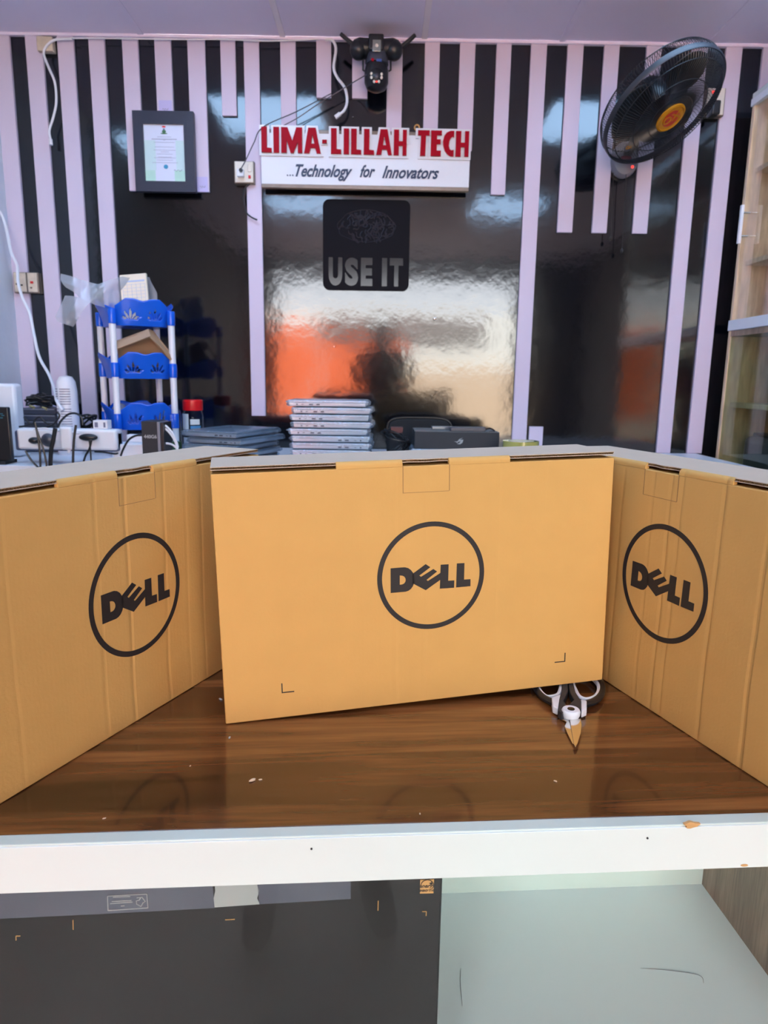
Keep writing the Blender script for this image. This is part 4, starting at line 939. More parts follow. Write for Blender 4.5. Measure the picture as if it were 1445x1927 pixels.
t, a, b = plate((24, 512), (74, 552), 3.165, M['dirtyivory'], 'double_socket', 'grimy ivory double socket on the leftmost lilac batten')
for i, (x, y, r_, m) in enumerate(((58, 531, .006, M['redcap']), (57, 541, .004, M['bronze']), (30, 534, .004, M['port']), (39, 536, .004, M['port']))):
    q = P(x, y, 3.15); build(MB().box((q.x - r_, 3.156, q.z - r_ * .8), (q.x + r_, 3.160, q.z + r_ * .8)), ['switch', 'switch', 'pin_hole', 'pin_hole'][i], m, t)
q0 = P(49, 531, 3.15); build(MB().box((q0.x - .003, 3.1575, min(a.z, b.z) + .004), (q0.x + .003, 3.160, max(a.z, b.z) - .002)), 'divider', M['bronze'], t)
t, a, b = plate((1330, 165), (1361, 219), 3.165, M['ivory'], 'switch_box', 'ivory switch box with red light behind the right of the wall fan')
q = P(1343, 150, 3.15); q = P(1344, 172, 3.15); build(MB().box((q.x - .006, 3.154, q.z - .005), (q.x + .006, 3.1605, q.z + .005)), 'switch_light', M['redled'], t)
q = P(1348, 205, 3.13); build(MB().box((q.x - .03, 3.10, q.z - .03), (q.x + .005, 3.158, q.z + .025)), 'plug', M['blackplastic'], t, bevel=.006)
q = P(88, 86, 3.18); t = thing('ceiling_socket', 'stained ivory socket tucked under the ceiling at the far left', 'socket', (q.x, 3.19, q.z - .03))
build(MB().box((q.x - .035, 3.165, q.z - .025), (q.x + .03, 3.199, q.z + .03)), 'faceplate', M['dirtyivory'], t, bevel=.003)

# ------------------------------------------------------------------ certificate
YF = 3.165
TL, TR, BR_, BL_ = P(247, 209, YF - .02), P(361, 211, YF - .02), P(371, 361, YF - .03), P(258, 360, YF - .03)
w_ = ((TR - TL).length + (BR_ - BL_).length) / 2; h_ = ((TL - BL_).length + (TR - BR_).length) / 2
ctr = (TL + TR + BR_ + BL_) / 4
T = face((ctr.x, YF - .022, ctr.z), (TR - TL) + (BR_ - BL_), (TL - BL_) + (TR - BR_))
T = face((ctr.x, YF - .022, ctr.z), V3((1, 0, (TR - TL).z / (TR - TL).x)), V3(((TL - BL_).x, 0, (TL - BL_).z)))
cf = thing('framed_certificate', 'framed pale green certificate with red-topped crest in a wide dark frame', 'picture frame', mtx=T @ Matrix.Translation((0, -h_ / 2, 0)))
def Lc(mb): iv = cf.matrix_basis.inverted(); return MB().add([iv @ (T @ q) for q in mb.v], mb.f)
iw, ih = w_ * .335, h_ * .355; iy = -.004
fr = MB()
for lo, hi in (((-w_ / 2, ih + iy, -.02), (w_ / 2, h_ / 2, .008)), ((-w_ / 2, -h_ / 2, -.02), (w_ / 2, -ih + iy, .008)), ((-w_ / 2, -ih + iy, -.02), (-iw, ih + iy, .008)), ((iw, -ih + iy, -.02), (w_ / 2, ih + iy, .008))): fr.box(lo, hi)
build(Lc(fr), 'frame', M['frameblack'], cf, local=True, smooth=False)
build(Lc(MB().box((-iw, -ih + iy, -.012), (iw, ih + iy, -.002))), 'certificate_sheet', M['paper'], cf, local=True, smooth=False)
build(Lc(MB().box((-iw, -ih + iy, -.002), (-iw * .5, -ih * .60 + iy, -.0015)).box((iw * .45, -ih + iy, -.002), (iw, -ih * .60 + iy, -.0015))), 'green_corners', M['greenwash'], cf, local=True, smooth=False)
wash = mat('pale_green_wash', (.50, .66, .68), .6, var=.1)
for xa_, xb_ in ((-1, -.45), (.55, 1)): build(Lc(MB().box((xa_ * iw, -ih * .60 + iy, -.002), (xb_ * iw, ih * .45 + iy, -.0016))), 'side_wash', wash, cf, local=True, smooth=False)
em = [(0, .92, .10, .03, M['redcap']), (0, .84, .05, .03, M['greyink']), (0, .76, .10, .06, M['green']), (0, .69, .17, .025, M['green'])]
for x, y, a_, b_, m in em: build(Lc(MB().ball((x * iw, y * ih + iy, -.002), (a_ * iw, b_ * ih, .0012))), 'crest', m, cf, local=True)
ln_ = MB()
for y, hw in ((.57, .34), (.49, .62), (.455, .05), (.38, .52), (.22, .48), (.11, .54), (.05, .2), (-.03, .4), (-.13, .34), (-.16, .54), (-.24, .4), (-.33, .64)):
    ln_.box((-hw * iw, y * ih + iy - (.0016 if y == .49 else .0008), -.0019), (hw * iw, y * ih + iy + (.0016 if y == .49 else .0008), -.001))
build(Lc(ln_), 'text_lines', mat('faint_text_ink', (.34, .36, .47), .7), cf, local=True, smooth=False)
build(Lc(MB().ball((.03 * iw, -.47 * ih + iy, -.002), (.11 * iw, .08 * ih, .0012))), 'blue_seal', M['blueink'], cf, local=True)
build(Lc(MB().tube([(iw * (.42 + .06 * k), -.60 * ih + iy + .004 * math.sin(k * 2.1), -.001) for k in range(8)], .0008, 5)), 'signature', M['greyink'], cf, local=True)
for i, (x, y, Y, w2, h2, lb) in enumerate(((311, 201, 3.184, .055, .05, 'small lilac paper note on the batten above the certificate'), (381, 347, 3.184, .045, .06, 'small lilac paper note at the lower right of the certificate'))):
    q = P(x, y, Y); o_ = thing('paper_note', lb, 'note', (q.x, Y + .0005, q.z - h2 / 2))
    build(MB().box((q.x - w2 / 2, Y, q.z - h2 / 2), (q.x + w2 / 2, Y + .001, q.z + h2 / 2)), 'paper', mat('pale_violet_paper_%d' % i, (.50, .46, .74), .7), o_, smooth=False)
    build(MB().tube([(q.x - .012 + .004 * k, Y - .0004, q.z - .01 + .005 * math.sin(k * 2.4)) for k in range(7)], .0009, 5), 'pen_marks', M['greyink'], o_)

# ------------------------------------------------------------------ sign
YS = 3.14
S_l = P(492, 345.6, YS); S_r = P(882, 352.9, YS); sw = S_r.x - S_l.x
T = face(S_l, V3((1, 0, (S_r.z - S_l.z) / sw)), (0, 0, 1))
def su(px_, py_):   # photo point -> sign plane coordinates
    q = T.inverted() @ P(px_, py_, YS); return q.x, q.y
sg = thing('shop_sign', 'white shop sign with red LIMA-LILLAH TECH letters and dark slanted slogan', 'sign', mtx=T)
hb = su(690, 253)[1]
build(MB().box((0, 0, -.012), (sw, hb, 0)), 'board', M['signwhite'], sg, local=True, bevel=.001)
G = {'L': [[(0, 1), (.54, 1), (.54, .19), (1, .17), (1, 0), (0, 0)]], 'I': [[(0, 1), (1, 1), (1, 0), (0, 0)]],
     'M': [[(0, 1), (.31, 1), (.53, .48), (.72, 1), (1, 1), (1, 0), (.79, 0), (.79, .42), (.59, 0), (.44, 0), (.26, .50), (.26, 0), (0, 0)]],
     'A': [[(.26, 1), (.70, 1), (1, 0), (.76, 0), (.66, .21), (.38, .21), (.33, 0), (0, 0)], [(.50, .72), (.43, .38), (.62, .38)]],
     '-': [[(0, .66), (1, .66), (1, 0), (0, 0)]],
     'H': [[(0, 1), (.40, 1), (.40, .55), (.68, .55), (.68, 1), (1, 1), (1, 0), (.68, 0), (.68, .37), (.40, .37), (.40, 0), (0, 0)]],
     'T': [[(0, 1), (1, 1), (1, .80), (.70, .80), (.66, 0), (.22, 0), (.26, .80), (0, .80)]],
     'E': [[(0, 1), (1, 1), (1, .82), (.56, .82), (.56, .66), (.90, .66), (.90, .47), (.56, .47), (.56, .22), (.95, .22), (.95, 0), (0, 0)]],
     'C': [[(.98, 1), (.98, .74), (.86, .78), (.70, .72), (.58, .60), (.54, .42), (.62, .28), (.78, .24), (.98, .26), (.98, 0), (.72, .0), (.42, .08), (.18, .22), (.03, .42), (.0, .60), (.10, .80), (.32, .93), (.64, 1)]]}
Lx = [('L', 90, 222, 0), ('I', 245, 318, 0), ('M', 345, 615, 0), ('A', 637, 853, 0), ('-', 872, 932, 0), ('L', 985, 1117, 0), ('I', 1148, 1217, 0), ('L', 1243, 1375, 0), ('L', 1407, 1540, 0),
      ('A', 122, 325, 1), ('H', 347, 513, 1), ('T', 655, 805, 1), ('E', 823, 962, 1), ('C', 978, 1122, 1), ('H', 1143, 1312, 1)]
def grow(lp, d):     # outline pushed outwards by d (clockwise loop)
    out = []; n_ = len(lp)
    for i in range(n_):
        a_, b_, c_ = V3((*lp[i - 1], 0)), V3((*lp[i], 0)), V3((*lp[(i + 1) % n_], 0))
        e1 = (b_ - a_).normalized(); e2 = (c_ - b_).normalized(); n1_ = V3((-e1.y, e1.x, 0)); n2_ = V3((-e2.y, e2.x, 0)); m_ = (n1_ + n2_)
        m_ = m_.normalized() if m_.length > 1e-4 else n1_
        k_ = d / max(.45, m_.dot(n1_)); q_ = b_ + m_ * k_; out.append((q_.x, q_.y))
    return out
for li, (g_, x0, x1, half_) in enumerate(Lx):
    ox = 480 if half_ == 0 else 690
    pa = ox + x0 / 6.881; pb = ox + x1 / 6.881
    yb_ = 288.4 + .0227 * (pa - 493); yt_ = yb_ - 48
    if g_ == '-': yb_ = 225 + 320 / 6.881; yt_ = yb_ - 48 + 38
    xa, ya = su(pa, yb_); xb, _ = su(pb, yb_); _, yt = su(pa, yt_)
    if g_ == '-': yt = ya + (yt - ya) * 1.0
    loops = [[(xa + (xb - xa) * u_, ya + (yt - ya) * v_) for u_, v_ in lp] for lp in G[g_]]
    bs = G[g_][0] if g_ in 'LT' else ([(.26, 1), (.70, 1), (1, 0), (0, 0)] if g_ == 'A' else [(0, 1), (1, 1), (1, 0), (0, 0)])
    if g_ == '-': bs = G['-'][0]
    bk = [(xa + (xb - xa) * u_, ya + (yt - ya) * v_) for u_, v_ in bs]
    wh = build(MB().prism(grow(bk, .0095 if g_ != '-' else .004), .0004, .0066 + .0010 * (li % 2)), 'letter_backing', M['signwhite'], sg, local=True, smooth=False)
    build(curve2d(loops, .003, Matrix.Translation((0, 0, .0125))), 'red_letter', M['red'], wh, local=True, smooth=False)
def slog(s_, xa, xb, yc, size, align='LEFT'):
    x0, y0 = su(xa, yc); x1, _ = su(xb, yc)
    mb_ = text(s_, size, .0008, Matrix.Identity(4), offset=.0017, shear=.42, align='LEFT', sx=1.)
    mnx = min(q.x for q in mb_.v); mxx = max(q.x for q in mb_.v); k = (x1 - x0) / (mxx - mnx)
    return MB().add([V3(((q.x - mnx) * k + x0, q.y + y0, .0015)) + V3((0, 0, q.z)) for q in mb_.v], mb_.f)
build(merge(slog('Technology', 556, 663, 322, .066), slog('for', 677, 706, 323.5, .066), slog('Innovators', 719, 826, 325, .066)), 'slogan', M['navy'], sg, local=True, smooth=False)
dt = MB()
for px_ in (541, 546, 551): x_, y_ = su(px_, 330); dt.cyl((x_, y_, 0), (x_, y_, .0024), .0030, 8)
build(dt, 'slogan_dots', M['navy'], sg, local=True)
build(MB().box((0, -.016, -.02), (sw, 0, .002)), 'bottom_rail', M['bronze'], sg, local=True, bevel=.002)
build(MB().box((0, hb - .002, -.022), (sw, hb + .018, -.0125)), 'top_rail', M['bronze'], sg, local=True, bevel=.002)
x_, y_ = su(784.5, 240); build(MB().tube([(x_ + .010 * math.cos(k * PI / 8), y_ + .010 * math.sin(k * PI / 8), .0) for k in range(16)], .003, 6, closed=True), 'hanging_ring', M['orange'], sg, local=True)

# ------------------------------------------------------------------ poster
a = P(607, 376, 3.19); b = P(771, 546, 3.19); cxp = (P(607, 376, 3.19).x + P(771, 376, 3.19).x + P(609, 546, 3.19).x + P(769, 546, 3.19).x) / 4; czp = (a.z + b.z) / 2
pw = (P(771, 460, 3.19).x - P(608, 460, 3.19).x); phh = P(690, 376, 3.19).z - P(690, 547, 3.19).z
T = face((cxp, 3.192, czp), (1, 0, 0), (0, 0, 1))
pt = thing('wall_poster', 'black rounded poster with a brain drawing and the words USE IT below the sign', 'poster', (cxp, 3.199, czp - phh / 2))
r_ = .028; rr = []
for cx_, cy_, a0 in ((pw / 2 - r_, phh / 2 - r_, 0), (-pw / 2 + r_, phh / 2 - r_, 90), (-pw / 2 + r_, -phh / 2 + r_, 180), (pw / 2 - r_, -phh / 2 + r_, 270)):
    for k in range(7): t_ = math.radians(a0 + 15 * k); rr.append((cx_ + r_ * math.cos(t_), cy_ + r_ * math.sin(t_)))
build(MB().prism(rr, -.0075, 0, T), 'panel', mat('satin_black_poster', (.003, .0035, .007), .5, spec=.08, var=.1), pt)
gl = mat('worn_black_print', (.004, .004, .007), .14, spec=.45)
def fit(mb_, x0, x1, y0, y1):
    a0 = min(q.x for q in mb_.v); a1 = max(q.x for q in mb_.v); b0 = min(q.y for q in mb_.v); b1 = max(q.y for q in mb_.v)
    return MB().add([T @ V3((x0 + (q.x - a0) / (a1 - a0) * (x1 - x0), y0 + (q.y - b0) / (b1 - b0) * (y1 - y0), q.z + .0006)) for q in mb_.v], mb_.f)
for ch_, x0, x1 in (('U', -.435, -.275), ('S', -.245, -.09), ('E', -.06, .075), ('I', .185, .245), ('T', .275, .43)):
    build(fit(text(ch_, .1, .0004, Matrix.Identity(4), offset=.006), pw * x0, pw * x1, -phh * .45, -phh * .135), 'printed_letter', gl, pt, smooth=False)
random.seed(4); br = MB()
for i in range(58):      # folds of the brain
    an = random.uniform(0, 2 * PI); rd = math.sqrt(random.random()); x_ = .0 + pw * .30 * rd * math.cos(an); y_ = phh * .20 + phh * .17 * rd * math.sin(an)
    if y_ < phh * .10 and abs(x_) > pw * .2: continue
    p = []; dr = random.uniform(0, 2 * PI)
    for k in range(7):
        p.append(T @ V3((x_, y_, .0003))); dr += random.uniform(-1.1, 1.1)
        nx_, ny_ = x_ + .0085 * math.cos(dr), y_ + .0085 * math.sin(dr)
        if (nx_ / (pw * .32)) ** 2 + ((ny_ - phh * .20) / (phh * .185)) ** 2 > 1: dr += PI; nx_, ny_ = x_ + .006 * math.cos(dr + .8), y_ + .006 * math.sin(dr + .8)
        x_, y_ = nx_, ny_
    br.tube(spline(p, 3), .0032, 5)
outl = [T @ V3((pw * .33 * math.cos(t_) * (1 + .03 * math.sin(9 * t_)), phh * .19 + phh * .20 * math.sin(t_) * (1 if math.sin(t_) > 0 else .75), .0003)) for t_ in [2 * PI * k / 48 for k in range(48)]]
br.tube(outl, .002, 5, closed=True)
build(br, 'brain_drawing', mat('dull_violet_print', (.014, .012, .020), .5, spec=.3), pt)
# screws in the laminate
for i, (x, y, lb) in enumerate(((818, 600, 'silver screw sticking out of the glossy wall right of centre'), (664, 220, 'small screw head in the glossy wall above the sign'), (629, 652, 'tiny screw in the glossy wall below the poster'))):
    q = P(x, y, 3.195); s_ = .007 if i == 0 else .0035
    tag(build(MB().lathe([(s_ * .5, -.006), (s_ * .5, 0), (s_, .001), (s_, .004), (s_ * .4, .006)], Matrix.Translation((q.x, 3.199, q.z)) @ Matrix.Rotation(PI / 2, 4, 'X'), 14), 'screw', M['steel']), lb, 'screw')

# ------------------------------------------------------------------ security camera
YCm = 3.09
def C(px_, py_, Y=YCm): return P(px_, py_, Y)
c = C(708, 92); sc_ = (C(758, 92) - C(658, 92)).length / 100   # metres per photo pixel here
cm = thing('security_camera', 'black twin-antenna security camera mounted just under the ceiling above the sign', 'camera', (c.x, YCm + .05, c.z - .2))
build(MB().box((c.x - 22 * sc_, 3.12, c.z - 10 * sc_), (c.x + 22 * sc_, 3.184, c.z + 15 * sc_)), 'mount', M['blackplastic'], cm, bevel=.005)
for s_ in (-1, 1):
    x_ = c.x + s_ * 31 * sc_
    build(MB().tube([(x_ - s_ * 20 * sc_, YCm + .01, c.z + 2 * sc_), (x_, YCm, c.z), (x_ + s_ * 10 * sc_, YCm, c.z - 1 * sc_)], [17 * sc_, 18 * sc_, 15 * sc_], 24).ball((x_ + s_ * 2 * sc_, YCm - .005, c.z - 3 * sc_), (17 * sc_, 17 * sc_, 18 * sc_)), 'side_pod', M['blackplastic'], cm)
hs = build(MB().box((c.x - 14 * sc_, YCm - 22 * sc_, c.z - 10 * sc_), (c.x + 14 * sc_, YCm + .03, c.z + 17 * sc_)), 'lamp_housing', M['blackplastic'], cm, bevel=.006)
q = C(709, 86, YCm - 23 * sc_)
build(MB().box((q.x - 8 * sc_, q.y - .002, q.z - 10 * sc_), (q.x + 8 * sc_, q.y + .002, q.z + 10 * sc_)), 'lamp_window', M['lens'], hs, bevel=.002)
build(MB().ball((q.x, q.y - .002, q.z), (3 * sc_, .004, 3 * sc_)), 'lamp', M['ledwhite'], hs)
n0 = C(710, 112)
nk = build(MB().tube([(n0.x, YCm, n0.z + 12 * sc_), (n0.x, YCm, n0.z), (n0.x, YCm, n0.z - 9 * sc_)], [18 * sc_, 20 * sc_, 21 * sc_], 32), 'neck', M['grime'], cm)
q = C(701, 112, YCm - 21 * sc_); build(MB().cyl((q.x, q.y, q.z), (q.x, q.y + .004, q.z), .006, 12), 'red_logo', M['red'], nk)
q = C(713, 113, YCm - 21 * sc_); build(MB().box((q.x - 5 * sc_, q.y, q.z - 2 * sc_), (q.x + 5 * sc_, q.y + .006, q.z + 2 * sc_)), 'blue_logo', mat('dim_blue_logo', (.04, .10, .35), .4), nk)
hd = C(708, 148)
hdd = build(MB().tube([(hd.x, YCm, hd.z + 22 * sc_), (hd.x, YCm, hd.z + 12 * sc_), (hd.x, YCm, hd.z - 8 * sc_), (hd.x, YCm, hd.z - 18 * sc_), (hd.x, YCm, hd.z - 23 * sc_)], [20 * sc_, 22.5 * sc_, 22.5 * sc_, 18 * sc_, 8 * sc_], 32), 'moving_head', M['blackplastic'], cm)
build(MB().ball((hd.x, YCm - 14 * sc_, hd.z - 2 * sc_), (15 * sc_, 12 * sc_, 17 * sc_)), 'face_plate', M['blackplastic'], hdd)
for x, y in ((699, 138.5), (699, 145.5), (718, 139.5), (718, 146), (704, 153.5), (713, 153.5)):
    q = C(x, y, YCm - 23 * sc_); build(MB().ball(q, (2.6 * sc_, .004, 2.8 * sc_)), 'diode', M['ledwhite'], hdd)
q = C(708.5, 153.5, YCm - 24 * sc_); build(MB().ball(q, (1.6 * sc_, .003, 1.6 * sc_)), 'red_diode', M['redled'], hdd)
q = C(709, 143, YCm - 25 * sc_); build(MB().ball(q, (5 * sc_, .005, 5 * sc_)), 'lens', M['grime'], hdd)
for s_ in (-1, 1): build(MB().tube([C(709 + s_ * 24, 108), C(709 + s_ * 26, 114), C(709 + s_ * 26, 132), C(709 + s_ * 22, 134)], .004, 8), 'bracket_arm', M['blackplastic'], cm)
for pts in ([(672, 88), (662, 82), (641, 64)], [(750, 92), (768, 78), (781, 66)]):
    build(MB().tube([C(*p, YCm - .01) for p in pts], [.0085, .009, .008], 10), 'antenna', M['blackplastic'], cm)

# ------------------------------------------------------------------ wall fan
YFn = 2.86
Cn = P(1249, 204, YFn); nrm = V3((.383, -.478, -.793)).normalized()
ux = (V3((1, 0, 0)) - nrm * nrm.x).normalized(); uy = nrm.cross(ux)
TF = Matrix.Translation(Cn) @ Matrix((ux, uy, nrm)).transposed().to_4x4() @ Matrix.Scale(.83, 4)      # local z = out of the fan's face
fan = thing('wall_fan', 'large black caged wall fan with amber hub tilted down at the upper right', 'fan', mtx=TF)
RF = .285
build(MB().lathe([(RF, -.018), (RF + .004, -.016), (RF + .004, .004), (RF, .010), (RF - .005, .007), (RF - .005, -.015), (RF, -.018)], seg=96, cap=False), 'rim', mat('satin_black_rim', (.02, .022, .03), .5), fan, local=True)
gr = MB(); NS = 132
for k in range(NS):
    t_ = 2 * PI * k / NS; tt = t_ + .25
    p = [((RF - .004) * math.cos(t_), (RF - .004) * math.sin(t_), .010), (RF * .92 * math.cos(t_ + .02), RF * .92 * math.sin(t_ + .02), .034), (RF * .62 * math.cos(t_ + .10), RF * .62 * math.sin(t_ + .10), .052), (.065 * math.cos(tt), .065 * math.sin(tt), .060)]
    gr.tube(p, .0017, 4)
for rad, z in ((RF * .90, .036), (RF * .62, .053), (RF * .36, .058)): gr.tube([(rad * math.cos(2 * PI * k / 72), rad * math.sin(2 * PI * k / 72), z) for k in range(72)], .0022, 6, closed=True)
build(gr, 'front_grille', M['blackplastic'], fan, local=True)
gb_ = MB()
for k in range(NS):
    t_ = 2 * PI * k / NS
    gb_.tube([((RF + .001) * math.cos(t_), (RF + .001) * math.sin(t_), -.024), ((RF + .002) * math.cos(t_), (RF + .002) * math.sin(t_), -.045), (RF * .90 * math.cos(t_ - .03), RF * .90 * math.sin(t_ - .03), -.085), (.07 * math.cos(t_ - .15), .07 * math.sin(t_ - .15), -.11)], .0013, 4)
for rad, z in ((RF * .97, -.066), (RF * .6, -.096)): gb_.tube([(rad * math.cos(2 * PI * k / 72), rad * math.sin(2 * PI * k / 72), z) for k in range(72)], .0025, 6, closed=True)
build(gb_, 'back_grille', M['blackplastic'], fan, local=True)
for k in range(3):
    a0 = 2 * PI * k / 3 + .9
    def bl(s_, t_, a0=a0):
        rr2 = .04 + (RF * .86 - .04) * t_; wd = (.45 + .75 * math.sin(PI * min(1, t_ * 1.05)) ** .6) * .95; an = a0 + (s_ - .5) * wd * 1.5 + .25 * t_
        return (rr2 * math.cos(an), rr2 * math.sin(an), -.028 + (s_ - .5) * .045 * (1 - .4 * t_))
    build(MB().grid(bl, 12, 12), 'blade', M['blackplastic'], fan, local=True, solid=.003)
hb_ = build(MB().lathe([(.068, .050), (.070, .058), (.068, .066), (.060, .070), (.056, .066), (.0, .066)], seg=48), 'hub_badge', M['gold'], fan, local=True)
ax = Matrix.Rotation(math.radians(35), 4, 'Z')
build(merge(MB().lathe([(.0, .0665), (.040, .0665), (.040, .0685), (0, .0685)], seg=40)), 'hub_disc', M['redbadge'], hb_, local=True).matrix_basis = Matrix.Identity(4)
build(text('OX', .055, .0008, Matrix.Translation((0, 0, .0695)) @ Matrix.Rotation(math.radians(20), 4, 'Z'), offset=.001), 'badge_letters', M['gold'], hb_, local=True, smooth=False)
# small round badge near the lower rim
inv_ = TF.inverted()
def onfan(px_, py_, z):
    o_ = inv_ @ V3((0, 0, CAMZ)); d_ = inv_.to_3x3() @ ray(px_, py_); return o_ + d_ * ((z - o_.z) / d_.z)
q = onfan(1183, 277, .045)
bd = build(MB().lathe([(.0, -.003), (.024, -.003), (.024, .002), (.0, .002)], Matrix.Translation(q), 32), 'grille_badge', M['grime'], fan, local=True)
build(text('OX', .024, .0006, Matrix.Translation(q + V3((0, 0, .003))) @ Matrix.Rotation(math.radians(-10), 4, 'Z'), offset=.0008), 'badge_letters', M['gold'], bd, local=True, smooth=False)
build(MB().lathe([(.0, -.02), (.045, -.03), (.060, -.06), (.062, -.13), (.045, -.16), (0, -.165)], seg=32), 'motor', M['blackplastic'], fan, local=True)
mp_ = P(1176, 300, 3.17)
mt_ = TF @ V3((0, 0, -.13))
build(MB().tube(spline([(mp_.x, 3.165, mp_.z + .01), (mp_.x + .005, 3.12, mp_.z + .03), (mp_.x + .01, 3.05, mp_.z + .10), mt_], 6), .018, 12), 'neck', M['blackplastic'], fan)
T = Matrix.Translation((mp_.x, 3.186, mp_.z)) @ Matrix.Rotation(PI / 2, 4, 'X')
pp = build(MB().lathe([(.056, -.012), (.058, .012), (.050, .030), (.030, .040), (0, .042)], T @ Matrix.Diagonal((1, 1.25, 1, 1)), 36), 'wall_mount', M['greyhub'], fan)
q = P(1190, 314, 3.13); build(MB().ball(q, .006), 'indicator', M['redled'], pp)
q = P(1178, 297, 3.12); build(MB().ball(q, (.022, .008, .008)), 'switch_ring', mat('dull_red', (.22, .02, .03), .5), pp)
for i, (xa, ya, xb, yb2) in enumerate(((1154, 325, 1149, 447), (1178, 328, 1170, 470))):
    build(MB().tube([P(xa, ya, 3.14), P((xa + xb) / 2, (ya + yb2) / 2, 3.14), P(xb, yb2, 3.14)], .0016, 6).ball(P(xb, yb2 + 2, 3.14), (.006, .006, .010)), 'pull_cord', M['blackplastic'], fan)

# ------------------------------------------------------------------ glass cabinet on the right
XC = 1.50; cz1 = 2.545
cb_ = thing('glass_cabinet', 'tall beige display cabinet with glass doors and white trim at the right edge', 'cabinet', (1.75, 2.6, 0))
y1c, y0c = 3.10, 1.9
def CP(px_, py_):  # on the cabinet's face plane x = XC
    r = ray(px_, py_); return V3((0, 0, CAMZ)) + r * (XC / r.x)
build(MB().box((XC, y1c - .02, 0), (XC + .40, y1c, cz1)).box((XC, y0c, 0), (XC + .40, y0c + .02, cz1)), 'end_panels', M['beige'], cb_, bevel=.001)
build(MB().box((XC + .385, y0c + .02, 0), (XC + .40, y1c - .02, cz1)), 'back_panel', M['beige'], cb_)
build(MB().box((XC - .004, y0c, cz1), (XC + .40, y1c, cz1 + .02)), 'top_board', M['white'], cb_, bevel=.002)
build(MB().box((XC - .008, y0c, cz1 - .03), (XC + .012, y1c, cz1 - .001)), 'top_rail', M['whiteplastic'], cb_, bevel=.002)
zm = CP(1368, 614).z
build(MB().box((XC - .006, y0c, zm - .022), (XC + .38, y1c, zm + .022)), 'middle_rail', M['whiteplastic'], cb_, bevel=.002)
build(MB().box((XC + .001, y0c + .02, zm - .046), (XC + .384, y1c - .02, zm - .023)), 'lower_lintel', M['brownlam'], cb_)
for py_ in (322, 490): z_ = CP(1405, py_).z; build(MB().box((XC + .03, y0c + .02, z_ - .01), (XC + .384, y1c - .02, z_ + .008)), 'shelf', M['beige'], cb_)
z3 = CP(1372, 758).z
build(MB().box((XC + .03, y0c + .02, z3 - .02), (XC + .384, y1c - .02, z3)), 'shelf', M['beige'], cb_)
z4 = CP(1340, 885).z
build(MB().box((XC + .001, y0c + .02, z4 - .03), (XC + .384, y1c - .02, z4 - .01)), 'shelf', M['beige'], cb_)
build(MB().box((XC, y0c + .02, 0), (XC + .01, y1c - .02, z4 - .03)), 'lower_door', M['beige'], cb_)
build(MB().box((XC + .004, y0c + .03, zm + .024), (XC + .010, y1c - .021, cz1 - .031)), 'glass_door', M['cabglass'], cb_)
build(MB().box((XC + .004, y0c + .03, z4), (XC + .010, y1c - .021, zm - .047)), 'glass_door', M['darkglass'], cb_)
for k in range(6): build(MB().box((XC + .379, y0c + .1 + k * .19, zm + .03), (XC + .3845, y0c + .112 + k * .19, cz1 - .04)), 'back_batten', M['brownlam'], cb_)
ha = P(1389, 393, 3.02); hb2 = P(1380, 464, 3.02)
hx = XC - .028
hz = [CP(1395, 393).z, CP(1388, 464).z]
hdl = build(MB().box((hx - .006, 3.03, hz[1]), (hx + .006, 3.045, hz[0])), 'handle', M['whiteplastic'], cb_, bevel=.002)
for z_ in (hz[0] - .03, hz[1] + .03): build(MB().cyl((hx, 3.037, z_), (XC + .006, 3.037, z_), .004, 10), 'handle_post', M['steel'], hdl)
# things inside
o_ = thing('printer', 'dark rounded device on the bottom shelf of the glass cabinet', 'device', (1.66, 2.75, z4 - .01))
build(MB().box((XC + .06, 2.55, z4 - .0095), (XC + .34, 3.0, z4 + .17)), 'casing', M['grime'], o_, bevel=.03)
build(MB().box((XC + .08, 2.58, z4 + .17), (XC + .32, 2.96, z4 + .185)), 'lid', M['blackplastic'], o_, bevel=.006)
o_ = thing('dark_bag', 'dark wrapped bundle on the upper of the low shelves in the glass cabinet', 'bag', (1.7, 2.7, z3))
build(MB().ball((XC + .20, 2.70, z3 + .12), (.13, .30, .119)), 'bundle', M['blackmatte'], o_)
tag(build(MB().box((XC + .20, 2.60, zm + .0225), (XC + .36, 2.90, zm + .16)), 'beige_carton', M['bbeige'], bevel=.003), 'beige carton on the middle board inside the glass cabinet', 'box')

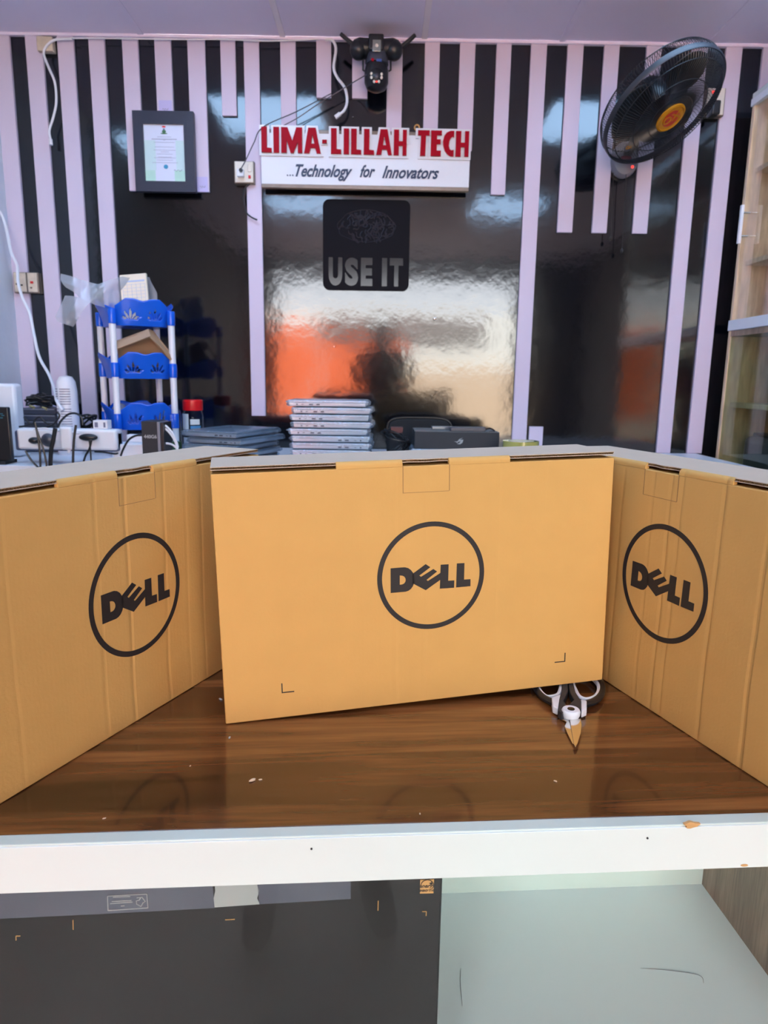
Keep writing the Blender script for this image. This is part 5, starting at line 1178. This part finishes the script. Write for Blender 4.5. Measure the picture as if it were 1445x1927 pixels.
# ------------------------------------------------------------------ the photographer, mirrored in the wall and the counter glass
def person():
    root = thing('person', 'person in dark clothes holding up a phone, mirrored in the glossy wall', 'person', (-.02, -.46, 0))
    S = 1.10
    J = {'pel': (0, 0, .98), 'sp': (0, .0, 1.18), 'ch': (0, .01, 1.38), 'nk': (0, .01, 1.53), 'hd': (0, .03, 1.62), 'tp': (0, .03, 1.74)}
    pts = [J['pel'], J['sp'], J['ch'], J['nk'], J['hd'], J['tp']]; rad = [(.15, .11), (.14, .10), (.17, .115), (.055, .055), (.078, .092), (.06, .07)]
    ed = [(0, 1), (1, 2), (2, 3), (3, 4), (4, 5)]
    def add(p, r, par): pts.append(p); rad.append((r, r) if not isinstance(r, tuple) else r); ed.append((par, len(pts) - 1)); return len(pts) - 1
    for s in (-1, 1):
        h = add((s * .10, 0, .90), .09, 0); k_ = add((s * .12, .02, .50), .062, h); an = add((s * .13, -.01, .09), .042, k_); ft = add((s * .14, .12, .045), .04, an); add((s * .15, .19, .035), .03, ft)
        sh_ = add((s * .19, .01, 1.44), .062, 2); el_ = add((s * .24, .10, 1.20), .042, sh_); wr = add((s * .075, .33, 1.27), .027, el_); pm = add((s * .062, .375, 1.285), .026, wr)
        for f_ in range(4):
            b0 = add((s * .055, .395, 1.272 + .014 * f_), .0095, pm); b1 = add((s * .035, .400, 1.270 + .0145 * f_), .0085, b0); add((s * .018, .388, 1.270 + .0145 * f_), .0075, b1)
        t0 = add((s * .050, .360, 1.315), .010, pm); add((s * .036, .352, 1.325), .008, t0)
    me = bpy.data.meshes.new('body'); me.from_pydata([tuple(V3(p) * S) for p in pts], ed, []); o = bpy.data.objects.new('body', me); COL.objects.link(o); o.parent = root
    md = o.modifiers.new('skin', 'SKIN'); sv = me.skin_vertices
    if not sv:
        bm = bmesh.new(); bm.from_mesh(me); bm.verts.layers.skin.verify(); bm.to_mesh(me); bm.free(); sv = me.skin_vertices
    for i, r in enumerate(rad): sv[0].data[i].radius = (r[0] * S, r[1] * S)
    sv[0].data[0].use_root = True
    md2 = o.modifiers.new('sub', 'SUBSURF'); md2.levels = 1; md2.render_levels = 1
    dg = bpy.context.evaluated_depsgraph_get(); dg.update(); nm = bpy.data.meshes.new_from_object(o.evaluated_get(dg)); o.modifiers.clear(); o.data = nm
    nm.materials.clear(); nm.materials.append(M['skin']); nm.materials.append(M['cloth']); nm.materials.append(M['trouser'])
    for p in nm.polygons:
        c = p.center / S; p.use_smooth = True
        p.material_index = 0 if (c.z > 1.50 or (c.y > .30)) else (1 if c.z > .95 else (2 if c.z > .10 else 1))
    hm = MB().ball((0, .015 * S, 1.70 * S), (.088 * S, .10 * S, .085 * S)); build(hm, 'hair', M['hair'], root, local=True)
    fm = MB().ball((0, .125 * S, 1.635 * S), (.014, .02, .02)).ball((-.088 * S, .03, 1.64 * S), (.01, .02, .03)).ball((.088 * S, .03, 1.64 * S), (.01, .02, .03))
    build(fm, 'nose_and_ears', M['skin'], root, local=True)
    build(MB().ball((-.032 * S, .112 * S, 1.665 * S), .010).ball((.032 * S, .112 * S, 1.665 * S), .010), 'eyes', M['whiteplastic'], root, local=True)
    build(MB().ball((0, .112 * S, 1.592 * S), (.022, .012, .006)), 'mouth', M['redbadge'], root, local=True)
    ph = build(MB().box((-.038, -.0125, 1.362), (.038, -.0045, 1.445)), 'phone', M['blackplastic'], bevel=.003)
    tag(ph, 'black phone held by the mirrored person', 'phone')
person()
bpy.context.view_layer.update()
